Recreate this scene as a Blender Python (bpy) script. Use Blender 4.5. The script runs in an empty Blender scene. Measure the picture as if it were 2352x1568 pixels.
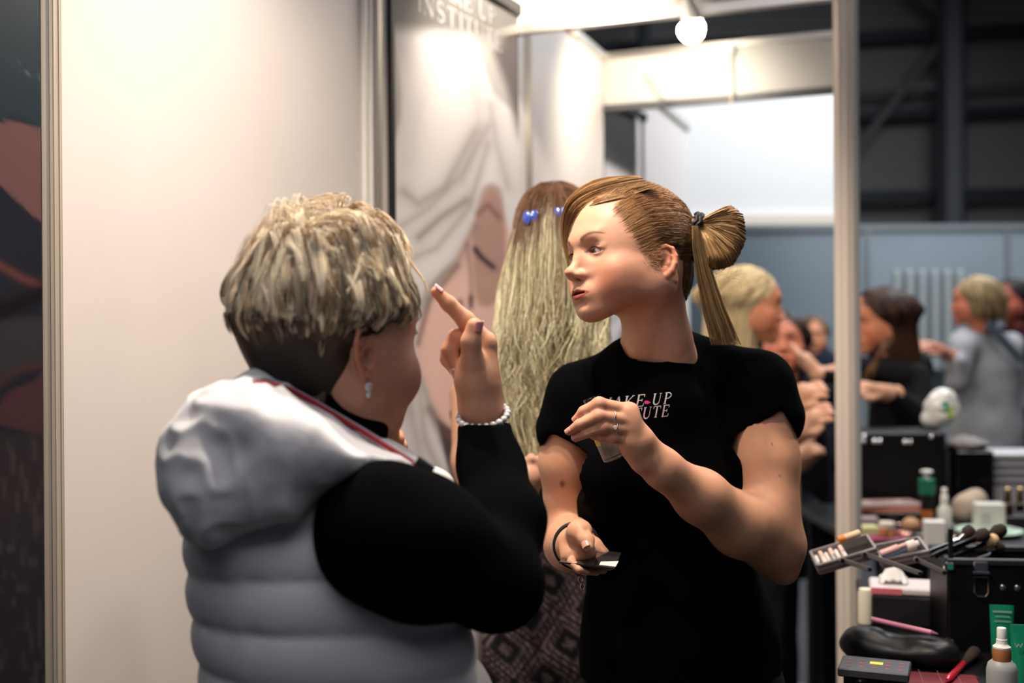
import bpy, math, random
import numpy as np
from mathutils import Vector, Matrix
from mathutils.bvhtree import BVHTree
C = bpy.context.scene.collection
PI = math.pi
rad = math.radians
rng = np.random.default_rng(7)
random.seed(7)
# ---------------------------------------------------------------- camera frame
FPX = 40/36*2352
CAMZ = 1.42
ROLL = rad(0.4)
CR = np.array([math.cos(ROLL), 0, -math.sin(ROLL)]); CU = np.array([math.sin(ROLL), 0, math.cos(ROLL)])
def P(px, py, Y):
    "photograph pixel at depth Y metres -> point in the place"
    return np.array([0, Y, CAMZ]) + CR*((px-1176)/FPX*Y) + CU*((784-py)/FPX*Y)
def L(px, Y): return px*Y/FPX
def rotz(a): c, s = math.cos(a), math.sin(a); return np.array([[c,-s,0],[s,c,0],[0,0,1.]])
def rotx(a): c, s = math.cos(a), math.sin(a); return np.array([[1,0,0],[0,c,-s],[0,s,c.real]])
def roty(a): c, s = math.cos(a), math.sin(a); return np.array([[c,0,s],[0,1,0],[-s,0,c]])
def nrm(v): v = np.asarray(v, float); return v/np.linalg.norm(v)
def frame_from(z, x):
    z = nrm(z); x = np.asarray(x, float); x = nrm(x - z*np.dot(x, z)); y = np.cross(z, x)
    return np.stack([x, y, z], 1)
# ---------------------------------------------------------------- mesh output
def mesh_np(name, V, F, mat=None, parent=None, col=None, smooth=True, uv=None):
    "V (n,3), F (m,4) or (m,3) or list of such"
    V = np.asarray(V, np.float32)
    Fs = F if isinstance(F, list) else [F]
    Fs = [np.asarray(f, np.int32) for f in Fs if len(f)]
    me = bpy.data.meshes.new(name)
    me.vertices.add(len(V)); me.vertices.foreach_set('co', V.ravel())
    nl = sum(f.size for f in Fs); nf = sum(len(f) for f in Fs)
    me.loops.add(nl); me.polygons.add(nf)
    me.loops.foreach_set('vertex_index', np.concatenate([f.ravel() for f in Fs]))
    tot = np.concatenate([np.full(len(f), f.shape[1], np.int32) for f in Fs])
    st = np.concatenate([[0], np.cumsum(tot)[:-1]]).astype(np.int32)
    me.polygons.foreach_set('loop_start', st)
    me.polygons.foreach_set('use_smooth', np.full(nf, smooth, bool))
    me.update(calc_edges=True); me.validate()
    if col is not None:
        c = np.ones((len(V), 4), np.float32); c[:, :3] = col
        a = me.color_attributes.new('Col', 'FLOAT_COLOR', 'POINT'); a.data.foreach_set('color', c.ravel())
    o = bpy.data.objects.new(name, me); C.objects.link(o)
    if mat: me.materials.append(mat)
    if parent is not None: attach(o, parent)
    return o
def attach(o, parent):
    "parent with the object keeping its place (things may sit anywhere)"
    o.parent = parent
    o.matrix_parent_inverse = Matrix.LocRotScale(parent.location, parent.rotation_euler, parent.scale).inverted()
def tag(o, label=None, cat=None, group=None, kind=None):
    if label: o['label'] = label
    if cat: o['category'] = cat
    if group: o['group'] = group
    if kind: o['kind'] = kind
    return o
def thing(name, label, cat, loc, group=None):
    o = bpy.data.objects.new(name, None); C.objects.link(o); o.location = tuple(loc); o.empty_display_size = .05
    return tag(o, label, cat, group)
# ---------------------------------------------------------------- distance-field modeller
def smin(a, b, k):
    if k <= 0: return np.minimum(a, b)
    h = np.maximum(k-np.abs(a-b), 0)/k
    return np.minimum(a, b)-h*h*k*.25
class ell:
    def __init__(s, c, r, R=None):
        s.c = np.asarray(c, float); s.r = np.asarray(r, float)*np.ones(3); s.R = R
        e = s.r if R is None else np.abs(R)@s.r
        s.lo, s.hi = s.c-e, s.c+e
    def __call__(s, p):
        q = p-s.c
        if s.R is not None: q = q@s.R
        k0 = np.sqrt(((q/s.r)**2).sum(-1)); k1 = np.sqrt(((q/s.r**2)**2).sum(-1))+1e-9
        q = np.maximum(np.abs(q)-s.r, 0); return np.maximum(k0*(k0-1)/k1, np.where(k0 > 1, np.sqrt((q*q).sum(-1)), -1e9))
class rc:
    "round cone, optionally squashed along an axis"
    def __init__(s, a, b, ra, rb=None, ax=None, f=1.):
        s.a = np.asarray(a, float); s.b = np.asarray(b, float); s.ra = ra; s.rb = ra if rb is None else rb
        s.ax = None if ax is None else nrm(ax); s.f = f
        m = max(s.ra, s.rb)*max(1, f)
        s.lo = np.minimum(s.a, s.b)-m; s.hi = np.maximum(s.a, s.b)+m
    def __call__(s, p):
        ba = s.b-s.a; d2 = ba@ba+1e-12
        t = np.clip(((p-s.a)@ba)/d2, 0, 1)
        v = p-s.a-t[..., None]*ba
        g = 1
        if s.ax is not None:
            v = v+(1/s.f-1)*(v@s.ax)[..., None]*s.ax; g = min(1, s.f)
        return (np.sqrt((v*v).sum(-1))-(s.ra+(s.rb-s.ra)*t))*g
class box:
    def __init__(s, c, h, R=None, r=.0):
        s.c = np.asarray(c, float); s.h = np.asarray(h, float)*np.ones(3); s.R = np.eye(3) if R is None else R; s.r = r
        e = np.abs(s.R)@s.h; s.lo, s.hi = s.c-e, s.c+e
    def __call__(s, p):
        q = np.abs((p-s.c)@s.R)-s.h+s.r
        return np.sqrt((np.maximum(q, 0)**2).sum(-1))+np.minimum(q.max(-1), 0)-s.r
class Field:
    def __init__(s, lo, hi, h, pm=.0):
        s.h = h; s.pm = pm; s.lo = np.asarray(lo, float); n = np.ceil((np.asarray(hi)-s.lo)/h).astype(int)+1
        s.n = n; s.f = np.full(n, 1., np.float32)
        s.ax = [s.lo[i]+h*np.arange(n[i]) for i in range(3)]
    def _sub(s, lo, hi, pad):
        pad = max(pad, s.pm)
        i0 = np.clip(np.floor((np.asarray(lo)-pad-s.lo)/s.h).astype(int), 0, s.n)
        i1 = np.clip(np.ceil((np.asarray(hi)+pad-s.lo)/s.h).astype(int)+1, 0, s.n)
        if (i1 <= i0).any(): return None, None
        sl = tuple(slice(a, b) for a, b in zip(i0, i1))
        g = np.stack(np.meshgrid(*[s.ax[i][sl[i]] for i in range(3)], indexing='ij'), -1)
        return sl, g
    def add(s, prim, k=.01):
        sl, g = s._sub(prim.lo, prim.hi, max(1.7*k, .35*float((prim.hi-prim.lo).min()))+3*s.h)
        if sl is not None: s.f[sl] = smin(s.f[sl], prim(g).astype(np.float32), k)
        return s
    def cut(s, prim, k=.004):
        sl, g = s._sub(prim.lo, prim.hi, 1.7*k+3*s.h)
        if sl is not None: s.f[sl] = -smin(-s.f[sl], prim(g).astype(np.float32), k)
        return s
    def chain(s, pts, rs, k=.01, ax=None, f=1.):
        for i in range(len(pts)-1): s.add(rc(pts[i], pts[i+1], rs[i], rs[i+1], ax, f), k)
        return s
    def mesh(s):
        f = s.f; neg = f < 0; n = f.shape
        cn = np.zeros([d-1 for d in n], np.int8); acc = np.zeros([d-1 for d in n]+[3], np.float32) if False else None
        sl = lambda o: tuple(slice(o[i], n[i]-1+o[i]) for i in range(3))
        for o in np.ndindex(2, 2, 2): cn += neg[sl(o)]
        act = np.argwhere((cn > 0) & (cn < 8))
        idx = np.full([d-1 for d in n], -1, np.int32); idx[tuple(act.T)] = np.arange(len(act))
        S = np.zeros((len(act), 3)); W = np.zeros(len(act))
        for a in range(3):
            b, c = (a+1) % 3, (a+2) % 3
            for ob in (0, 1):
                for oc in (0, 1):
                    o0 = np.zeros(3, int); o0[b] = ob; o0[c] = oc; o1 = o0.copy(); o1[a] = 1
                    v0 = f[tuple((act+o0).T)]; v1 = f[tuple((act+o1).T)]
                    m = (v0 < 0) != (v1 < 0)
                    t = np.where(m, v0/(v0-v1+1e-20), 0)
                    p = act+o0.astype(float); p = p.astype(float); p[:, a] += t
                    S += p*m[:, None]; W += m
        V = s.lo+s.h*S/W[:, None]
        Q = []
        for a in range(3):
            b, c = (a+1) % 3, (a+2) % 3
            s0 = [slice(1, n[i]-1) for i in range(3)]; s0[a] = slice(0, n[a]-1)
            s1 = list(s0); s1[a] = slice(1, n[a])
            A, B = neg[tuple(s0)], neg[tuple(s1)]
            off = np.ones(3, int); off[a] = 0
            for flip, M in ((0, A & ~B), (1, ~A & B)):
                e = np.argwhere(M)+off
                db = np.zeros(3, int); db[b] = 1; dc = np.zeros(3, int); dc[c] = 1
                q = np.stack([idx[tuple((e-db-dc).T)], idx[tuple((e-dc).T)], idx[tuple(e.T)], idx[tuple((e-db).T)]], 1)
                Q.append(q[:, ::-1] if flip else q)
        Q = np.concatenate(Q); Q = Q[(Q >= 0).all(1)]
        return V, Q
def normals(V, Q):
    n = np.cross(V[Q[:, 2]]-V[Q[:, 0]], V[Q[:, 3]]-V[Q[:, 1]]); N = np.zeros_like(V)
    for i in range(4): np.add.at(N, Q[:, i], n)
    return N/(np.linalg.norm(N, axis=1, keepdims=True)+1e-12)
def relax(V, Q, it=2, w=.5):
    for _ in range(it):
        S = np.zeros_like(V); c = np.zeros(len(V))
        for i in range(4):
            for j in ((i+1) % 4, (i+3) % 4):
                np.add.at(S, Q[:, i], V[Q[:, j]]); np.add.at(c, Q[:, i], 1)
        V = V+(S/np.maximum(c, 1)[:, None]-V)*w
    return V
def keep(V, Q, mask):
    "drop the vertices where mask is False"
    m = np.full(len(V), -1); m[mask] = np.arange(mask.sum()); q = m[Q]; q = q[(q >= 0).all(1)]
    return V[mask], q
def main_piece(V, Q):
    "keep only the largest connected piece"
    lab = np.arange(len(V))
    while True:
        m = lab[Q].min(1); new = lab.copy()
        for i in range(4): np.minimum.at(new, Q[:, i], m)
        new = new[new]
        if (new == lab).all(): break
        lab = new
    u, c = np.unique(lab, return_counts=True); return keep(V, Q, lab == u[c.argmax()])
def join(*parts):
    Vs, Qs, n = [], [], 0
    for V, Q in parts: Vs.append(V); Qs.append(Q+n); n += len(V)
    return np.concatenate(Vs), np.concatenate(Qs)
_tab = rng.random((32, 32, 32)).astype(float)
def vnoise(p):
    "smooth value noise, period 32, about -1..1"
    p = np.asarray(p, float); i = np.floor(p).astype(int); f = p-i; f = f*f*(3-2*f); r = 0
    for o in np.ndindex(2, 2, 2):
        w = np.prod([f[..., a] if o[a] else 1-f[..., a] for a in range(3)], 0)
        r = r+w*_tab[(i[..., 0]+o[0]) % 32, (i[..., 1]+o[1]) % 32, (i[..., 2]+o[2]) % 32]
    return r*2-1
def sstep(a, b, x): t = np.clip((x-a)/(b-a), 0, 1); return t*t*(3-2*t)
def mixc(c, d, m): return c*(1-m[:, None])+np.asarray(d)*m[:, None]
# ---------------------------------------------------------------- strands
def strands(name, paths, r, mat, parent, col, taper=(1, 1, .25), sides=3):
    "paths (N,M,3) as thin tubes in ONE mesh; col (N,3) or (N,M,3)"
    N, M, _ = paths.shape
    T = np.gradient(paths, axis=1); T /= np.linalg.norm(T, axis=2, keepdims=True)+1e-9
    ref = rng.normal(size=(N, 1, 3)); A = np.cross(T, ref); A /= np.linalg.norm(A, axis=2, keepdims=True)+1e-9
    B = np.cross(T, A)
    rr = np.interp(np.linspace(0, 1, M), np.linspace(0, 1, len(taper)), taper)
    rr = (np.asarray(r)*np.ones(N))[:, None]*rr[None]
    an = 2*PI*np.arange(sides)/sides
    V = paths[:, :, None]+rr[:, :, None, None]*(np.cos(an)[None, None, :, None]*A[:, :, None]+np.sin(an)[None, None, :, None]*B[:, :, None])
    i = np.arange(N*M*sides).reshape(N, M, sides); j = np.roll(i, -1, 2)
    F = np.stack([i[:, :-1], j[:, :-1], j[:, 1:], i[:, 1:]], -1).reshape(-1, 4)
    col = np.asarray(col, float)
    if col.ndim == 2: col = np.repeat(col[:, None], M, 1)
    cc = np.repeat(col[:, :, None], sides, 2).reshape(-1, 3)
    return mesh_np(name, V.reshape(-1, 3), F, mat, parent, cc)
def clump(paths, K, amt=.8, seed=5, start=.1, noise=.0):
    "draw neighbouring strands together into locks"
    g = np.random.default_rng(seed); N, M, _ = paths.shape; gi = g.choice(N, K, replace=False); R = paths[:, 0]; own = np.zeros(N, int)
    for a in range(0, N, 2000):
        d = ((R[a:a+2000, None]-R[gi][None])**2).sum(-1); own[a:a+2000] = gi[d.argmin(1)]
    u = sstep(start, 1., np.linspace(0, 1, M))[None, :, None]*amt*(.6+.4*g.random((N, 1, 1)))
    G = paths[own]; tgt = G+(paths[:, :1]-G[:, :1])*(1-.75*np.linspace(0, 1, M))[None, :, None]
    return paths*(1-u)+tgt*u, own
def tube(pts, r, sides=10, cap=True, closed=False):
    "V, F for a tube through pts"
    pts = np.asarray(pts, float); n = len(pts); r = np.asarray(r)*np.ones(n)
    T = (np.roll(pts, -1, 0)-np.roll(pts, 1, 0)) if closed else np.gradient(pts, axis=0)
    T /= np.linalg.norm(T, axis=1, keepdims=True)+1e-12
    u = np.cross(T[0], [0, 0, 1.]);
    if np.linalg.norm(u) < 1e-3: u = np.array([1., 0, 0])
    V = []
    for k in range(n):
        u = u-T[k]*(u@T[k]); u /= np.linalg.norm(u)+1e-12; w = np.cross(T[k], u)
        for a in range(sides): V.append(pts[k]+r[k]*(math.cos(2*PI*a/sides)*u+math.sin(2*PI*a/sides)*w))
    F = []
    for k in range(n if closed else n-1):
        for a in range(sides):
            b = (a+1) % sides; k2 = (k+1) % n
            F.append((k*sides+a, k*sides+b, k2*sides+b, k2*sides+a))
    out = [np.array(F, np.int32)]
    if cap and not closed:
        out.append(np.array([list(range(sides))[::-1], [(n-1)*sides+a for a in range(sides)]], np.int32))
    return np.array(V), out
def smoothcurve(pts, n=40):
    "Catmull-Rom through pts"
    pts = np.asarray(pts, float); p = np.vstack([2*pts[0]-pts[1], pts, 2*pts[-1]-pts[-2]]); m = len(pts)-1
    out = []
    for u in np.linspace(0, m, n):
        i = min(int(u), m-1); t = u-i; a, b, c, d = p[i:i+4]
        out.append(.5*((2*b)+(c-a)*t+(2*a-5*b+4*c-d)*t*t+(-a+3*b-3*c+d)*t**3))
    return np.array(out)
# ---------------------------------------------------------------- bmesh-free simple solids
class MB:
    "collects boxes, prisms, lathes as one mesh"
    def __init__(s): s.V = []; s.F = []; s.n = 0
    def raw(s, V, F):
        V = np.asarray(V, float)
        for f in F:
            if isinstance(f, np.ndarray) and f.ndim == 2:
                for g in f: s.F.append([int(x)+s.n for x in g])
            else: s.F.append([int(x)+s.n for x in f])
        s.V.append(V); s.n += len(V); return s
    def box(s, c, size, R=None, bev=0.):
        h = np.asarray(size, float)/2; b = min(bev, h.min()*.98)
        R = np.eye(3) if R is None else R
        if b <= 0:
            V = np.array([[x, y, z] for x in (-1, 1) for y in (-1, 1) for z in (-1, 1)])*h
            F = [(0,1,3,2),(4,6,7,5),(0,4,5,1),(2,3,7,6),(0,2,6,4),(1,5,7,3)]
        else:
            V = []; key = {}
            for x in (-1, 1):
                for y in (-1, 1):
                    for z in (-1, 1):
                        sg = np.array([x, y, z])
                        for a in range(3):
                            v = sg*(h-b); v[a] = sg[a]*h[a]; key[(x, y, z, a)] = len(V); V.append(v)
            V = np.array(V, float); F = []
            def face(l):
                q = V[l]; nn = np.cross(q[1]-q[0], q[2]-q[0])
                F.append(l if nn@q.mean(0) > 0 else l[::-1])
            for a in range(3):
                o1, o2 = [i for i in range(3) if i != a]
                for sa in (-1, 1):
                    l = []
                    for s1, s2 in ((-1,-1),(1,-1),(1,1),(-1,1)):
                        k = [0, 0, 0]; k[a] = sa; k[o1] = s1; k[o2] = s2; l.append(key[(*k, a)])
                    face(l)
                for s1 in (-1, 1):
                    for s2 in (-1, 1):
                        k = [0, 0, 0]; k[o1] = s1; k[o2] = s2; k0 = list(k); k0[a] = -1; k1 = list(k); k1[a] = 1
                        face([key[(*k0, o1)], key[(*k1, o1)], key[(*k1, o2)], key[(*k0, o2)]])
            for x in (-1, 1):
                for y in (-1, 1):
                    for z in (-1, 1): face([key[(x, y, z, 0)], key[(x, y, z, 1)], key[(x, y, z, 2)]])
        return s.raw(V@R.T+np.asarray(c, float), F)
    def lathe(s, c, prof, R=None, n=24, sx=1., sy=1.):
        "prof [(r,z)...] bottom to top"
        R = np.eye(3) if R is None else R; V = []; m = len(prof)
        for r, z in prof:
            for a in range(n): V.append((r*math.cos(2*PI*a/n)*sx, r*math.sin(2*PI*a/n)*sy, z))
        F = [(k*n+a, k*n+(a+1) % n, (k+1)*n+(a+1) % n, (k+1)*n+a) for k in range(m-1) for a in range(n)]
        F.append(list(range(n))[::-1]); F.append([(m-1)*n+a for a in range(n)])
        return s.raw(np.array(V)@R.T+np.asarray(c, float), F)
    def tube(s, pts, r, sides=10, closed=False):
        V, F = tube(pts, r, sides, True, closed); return s.raw(V, F)
    def prism(s, pts2, z0, z1, c=(0, 0, 0), R=None):
        R = np.eye(3) if R is None else R; n = len(pts2)
        V = [(x, y, z0) for x, y in pts2]+[(x, y, z1) for x, y in pts2]
        F = [list(range(n))[::-1], list(range(n, 2*n))]+[(i, (i+1) % n, n+(i+1) % n, n+i) for i in range(n)]
        return s.raw(np.array(V, float)@R.T+np.asarray(c, float), F)
    def build(s, name, mat=None, parent=None, smooth=False, auto=None):
        me = bpy.data.meshes.new(name); me.from_pydata(np.concatenate(s.V).tolist(), [], s.F)
        if smooth: me.polygons.foreach_set('use_smooth', [True]*len(me.polygons))
        if smooth and auto: 
            me.update(); me.set_sharp_from_angle(angle=rad(auto))
        me.update(); o = bpy.data.objects.new(name, me); C.objects.link(o)
        if mat: me.materials.append(mat)
        if parent is not None: attach(o, parent)
        return o
# ---------------------------------------------------------------- materials
MAT = {}
def srgb(r, g, b):
    f = lambda c: (c/255/12.92) if c/255 <= .04045 else ((c/255+.055)/1.055)**2.4
    return (f(r), f(g), f(b))
def mat(name, color=(.5, .5, .5), rough=.5, metal=0., spec=.5, emit=None, es=0., trans=0., alpha=1., sss=0., sssr=(1, .3, .15), ssss=.006,
        attr=False, noise=None, bump=None, coat=0., sheen=0., ior=1.45, aniso=0.):
    if name in MAT: return MAT[name]
    m = bpy.data.materials.new(name); m.use_nodes = True; nt = m.node_tree; b = nt.nodes['Principled BSDF']
    I = b.inputs
    I['Base Color'].default_value = (*color, 1); I['Roughness'].default_value = rough; I['Metallic'].default_value = metal
    I['Specular IOR Level'].default_value = spec; I['Transmission Weight'].default_value = trans; I['Alpha'].default_value = alpha
    I['Coat Weight'].default_value = coat; I['Sheen Weight'].default_value = sheen; I['IOR'].default_value = ior
    if aniso: I['Anisotropic'].default_value = aniso
    if sss:
        I['Subsurface Weight'].default_value = sss; I['Subsurface Radius'].default_value = sssr; I['Subsurface Scale'].default_value = ssss
    if emit: I['Emission Color'].default_value = (*emit, 1); I['Emission Strength'].default_value = es
    src = None
    if attr:
        a = nt.nodes.new('ShaderNodeAttribute'); a.attribute_name = 'Col'; src = a.outputs['Color']
    if noise:  # (scale, amount, stretch) colour variation
        tc = nt.nodes.new('ShaderNodeTexCoord'); mp = nt.nodes.new('ShaderNodeMapping'); n = nt.nodes.new('ShaderNodeTexNoise')
        mp.inputs['Scale'].default_value = noise[2] if len(noise) > 2 else (1, 1, 1)
        n.inputs['Scale'].default_value = noise[0]; n.inputs['Detail'].default_value = 4
        nt.links.new(tc.outputs['Object'], mp.inputs[0]); nt.links.new(mp.outputs[0], n.inputs['Vector'])
        mr = nt.nodes.new('ShaderNodeMapRange'); mr.inputs[1].default_value = .3; mr.inputs[2].default_value = .7
        mr.inputs[3].default_value = 1-noise[1]; mr.inputs[4].default_value = 1+noise[1]
        nt.links.new(n.outputs[0], mr.inputs[0])
        mx = nt.nodes.new('ShaderNodeVectorMath'); mx.operation = 'SCALE'
        if src is not None: nt.links.new(src, mx.inputs[0])
        else: mx.inputs[0].default_value = color
        nt.links.new(mr.outputs[0], mx.inputs['Scale']); src = mx.outputs[0]
    if src is not None: nt.links.new(src, I['Base Color'])
    if bump:  # (scale, strength, distance)
        tc = nt.nodes.new('ShaderNodeTexCoord'); n = nt.nodes.new('ShaderNodeTexNoise'); bp = nt.nodes.new('ShaderNodeBump')
        n.inputs['Scale'].default_value = bump[0]; n.inputs['Detail'].default_value = 3
        bp.inputs['Strength'].default_value = bump[1]; bp.inputs['Distance'].default_value = bump[2]
        nt.links.new(tc.outputs['Object'], n.inputs['Vector']); nt.links.new(n.outputs[0], bp.inputs['Height']); nt.links.new(bp.outputs[0], I['Normal'])
    MAT[name] = m; return m
# ---------------------------------------------------------------- a head, in its own frame: x right, y forward, z up, origin between the ear canals
SK = dict(skin=(.62, .33, .215), blush=(.52, .15, .085), lip=(.36, .095, .07), brow=(.12, .048, .022))
def ear_prims(F, s, det=True):
    def E(a, b, o=0.):                # a forward, b up, o outward; the rim flares away from the skull
        return np.array([s*(.0715+o-min(0, a)*.36), (a-.004)*.88-.16*b, b-.003])
    pts = [(.008, .003), (.011, .016), (.006, .027), (-.005, .031), (-.017, .027), (-.024, .014), (-.0245, 0), (-.019, -.013), (-.010, -.023)]
    F.add(ell(E(-.008, .003, .001), (.0040, .016, .027)), .004)
    F.add(ell(E(.000, -.025, .002), (.0042, .0085, .0105)), .006)
    if det: F.cut(ell(E(-.002, -.003, .0095), (.0085, .0080, .0115)), .002); F.cut(ell(E(-.010, .008, .0095), (.0055, .010, .017)), .002)
    q = [E(a, b, .0058 if a < .0 else .0035) for a, b in pts]
    for i in range(len(q)-1): F.add(rc(q[i], q[i+1], .0029, .0029), .002)
    if det:
        a = [E(*t, .0040) for t in ((-.008, .020), (-.0145, .012), (-.015, 0), (-.011, -.011), (-.004, -.017))]
        for i in range(len(a)-1): F.add(rc(a[i], a[i+1], .0023, .0023), .0025)
        F.add(ell(E(.008, -.003, .003), (.0035, .004, .006)), .004)
def head_field(h=.0018, mouth=1., extra=None, lo=(-.095, -.125, -.135), hi=(.095, .135, .150), eye=1.):
    F = Field(lo, hi, h, .03)
    F.add(ell((0, -.014, .046), (.0745, .095, .085)), 0)
    F.add(ell((0, .026, .015), (.0655, .0655, .082)), .03)
    F.add(ell((0, .022, .047), (.0665, .0715, .074)), .02)
    for s in (-1, 1):
        F.add(rc((s*.052, -.002, -.040), (s*.018, .066, -.080), .0165, .0155), .03)
        F.add(rc((s*.058, .004, -.005), (s*.054, .0, -.045), .012, .012), .03)
        F.add(ell((s*.040, .056, -.012), (.022, .024, .018)), .026); F.add(ell((s*.050, .024, -.030), (.019, .038, .034)), .03)    # cheek bone
        F.add(ell((s*.036, .055, -.042), (.020, .026, .026)), .026)    # cheek
    F.add(ell((0, .062, -.055), (.034, .036, .034)), .022)
    F.add(ell((0, .0795, -.0855), (.0145, .0135, .012)), .018)          # chin
    F.add(ell((0, .083, .042), (.034, .013, .011)), .020)               # brow ridge
    for s in (-1, 1): F.cut(ell((s*.033, .099, .0215), (.017, .014, .0125)), .016)   # orbits
    # nose
    F.add(rc((0, .0865, .026), (0, .1070, -.011), .0062, .0082), .011)
    F.add(ell((0, .1105, -.0145), (.0088, .0085, .0078)), .008)
    for s in (-1, 1): F.add(rc((s*.007, .086, .012), (s*.0155, .083, -.016), .0085, .0105), .014)
    for s in (-1, 1): F.add(ell((s*.0108, .0985, -.0195), (.0062, .0105, .0068)), .0085)
    F.add(rc((0, .104, -.024), (0, .098, -.033), .0040, .005), .006)
    for s in (-1, 1): F.cut(ell((s*.0066, .1035, -.0275), (.0034, .0060, .0040)), .002)
    # lips
    F.add(ell((0, .083, -.050), (.026, .0160, .020)), .012)
    for s in (-1, 1):
        F.add(rc((s*.004, .1005, -.0455), (s*.0245, .0855, -.0520), .0043, .0020), .004)
        F.add(rc((s*.003, .0985, -.0600+.001*(1-mouth)), (s*.0235, .0855, -.0535), .0050, .0020), .004)
    F.cut(rc((0, .104, -.032), (0, .1045, -.040), .0013), .005)
    F.cut(ell((0, .098, -.0523), (.0185, .012, .0008+.0014*mouth)), .0016)
    F.cut(rc((-.021, .0905, -.0525), (.021, .0905, -.0525), .0008), .002)
    F.cut(rc((-.012, .0965, -.0705), (.012, .0965, -.0705), .003), .010)
    # lids and eye openings
    for s in (-1, 1):
        F.add(ell((s*.0315, .0735, .0215), (.0150, .0142, .0135)), .005)
        F.add(rc((s*.0185, .0835, .0265), (s*.044, .0765, .0275), .003, .0035), .006)
        if eye > 0:
            R = roty(s*rad(4))
            F.cut(ell((s*.0318, .0880, .0212), (.0130, .016, .0037*eye), R), .0018)
            F.cut(rc((s*.021, .0890, .0285), (s*.0415, .0840, .0280), .0008), .0028)
    for s in (-1, 1): ear_prims(F, s)
    if extra: extra(F)
    return F
def skin_color(V, sk=SK, brows=True, lips=1.):
    n = vnoise(V*60)[:, None]*.04+vnoise(V*170)[:, None]*.03
    col = np.asarray(sk['skin'])*(1+n)
    x, y, z = np.abs(V[:, 0]), V[:, 1], V[:, 2]
    f = y > .03
    m = np.exp(-(((x-.054)/.022)**2+((z+.036)/.030)**2)-(np.maximum(.035-y, 0)/.03)**2)
    col = mixc(col, sk['blush'], m*.6)
    col = mixc(col, sk['blush'], .4*np.exp(-((V-np.array([0, .116, -.018]))**2).sum(1)/.010**2))
    ex = np.exp(-((np.maximum(x-.060, 0)/.1)**2))*0
    ear = np.exp(-(((y+.014)/.022)**2+(z/.033)**2)**2)*sstep(.070, .080, x-.25*np.maximum(-y-.005, 0))
    col = mixc(col, sk['blush'], ear*.6)
    # lips
    zl = -.0525; up = .0078*(1-(x/.0275)**2)+.0008*np.cos(x*400)*0-.0022*np.exp(-(x/.0035)**2); dn = .0115*(1-(x/.0265)**1.6)
    m = sstep(-.0006, .0012, np.minimum(up-(z-zl), dn-(zl-z)))*(x < .0265)*(y > .074)
    col = mixc(col, sk['lip'], m*lips)
    m = ((np.abs(z-zl+.0002) < .0018) & (x < .016) & (y > .05) & (y < .094)).astype(float)
    col = mixc(col, (.05, .012, .01), m)
    if brows:
        zb = .0395+.0085*np.sin(np.clip((x-.014)/.034, 0, 1)*PI*.72); w = .0036*(1-.72*sstep(.026, .050, x))
        m = np.exp(-((z-zb)/w)**2*1.1)*sstep(.012, .017, x)*(1-sstep(.046, .052, x))*(y > .04)
        col = mixc(col, sk['brow'], np.clip(m*1.0+.15*m*vnoise(V*900), 0, .9))
    # lash line / lid rims
    for s in (-1, 1):
        d = np.abs(V-np.array([s*.0318, .086, .0212])); a = (d[:, 0]/.0148)**2+(d[:, 2]/.0058)**2
        m = np.exp(-((a-1)/.35)**2)*(y > .07)*np.where(V[:, 2] > .0205, .8, .25)
        col = mixc(col, (.10, .045, .03), m)
        m = np.exp(-((V-np.array([s*.033, .085, .027]))**2/np.array([.014, .02, .006])**2).sum(1))*.25
        col = mixc(col, sk['blush'], m)
    return np.clip(col, 0.002, 1)
skin_m = mat('skin', attr=True, rough=.50, spec=.32, sss=.22, ssss=.010, sssr=(1, .28, .13), bump=(900, .10, .0006))
eye_m = mat('eye', attr=True, rough=.08, spec=.7, coat=.5)
teeth_m = mat('teeth', srgb(225, 215, 200), rough=.25)
def eye_obj(parent, M, o, s, gaze=(0, 1, 0), iris=(.10, .13, .14), name='eye'):
    g = nrm(gaze); A = frame_from(g, (0, 0, 1)); V = []; F = []; n = 32; m = 20; col = []
    for i in range(m+1):
        a = PI*i/m*.8
        for j in range(n):
            b = 2*PI*j/n; V.append(A@np.array([math.sin(a)*math.cos(b), math.sin(a)*math.sin(b), math.cos(a)])*.0131)
            d = math.sin(a)*.0131
            col.append((.004, .004, .004) if d < .0022 else iris if d < .0052 else (.012, .016, .018) if d < .0061 else (.50, .44, .40))
    F = [(i*n+j, i*n+(j+1) % n, (i+1)*n+(j+1) % n, (i+1)*n+j) for i in range(m) for j in range(n)]
    V = np.array(V)+np.array([s*.0315, .0728, .0213])
    return mesh_np(name, V@M.T+o, np.array(F)[:, ::-1], eye_m, parent, np.array(col))
def eyelashes(parent, M, o, s, r=.00022, n=46):
    t = np.linspace(0, 1, n); x = .0180+.0245*t; z = .0212+.0050*np.sin(t*PI)**.7+.0006
    y = .0878-.6*(x-.0315)**2*30+.0005-.0035*t
    root = np.stack([s*x, y-.0005, z], 1); out = np.stack([s*(t-.35)*.9, np.ones(n), .0+0*t], 1); out /= np.linalg.norm(out, axis=1)[:, None]
    u = np.linspace(0, 1, 6); Ln = .0034+.0022*t
    pth = root[:, None]+out[:, None]*(u[None, :, None]*Ln[:, None, None])+np.array([0, 0, 1])*(u**2*.0022)[None, :, None]
    return strands('eyelashes', pth@M.T+o, r, hair_dark, parent, np.tile([.012, .008, .006], (n, 1)), (1, .8, .2))
hair_dark = mat('dark_hair', attr=True, rough=.5, spec=.3)
hair_m = mat('hair', attr=True, rough=.48, spec=.38, aniso=.4)
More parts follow.
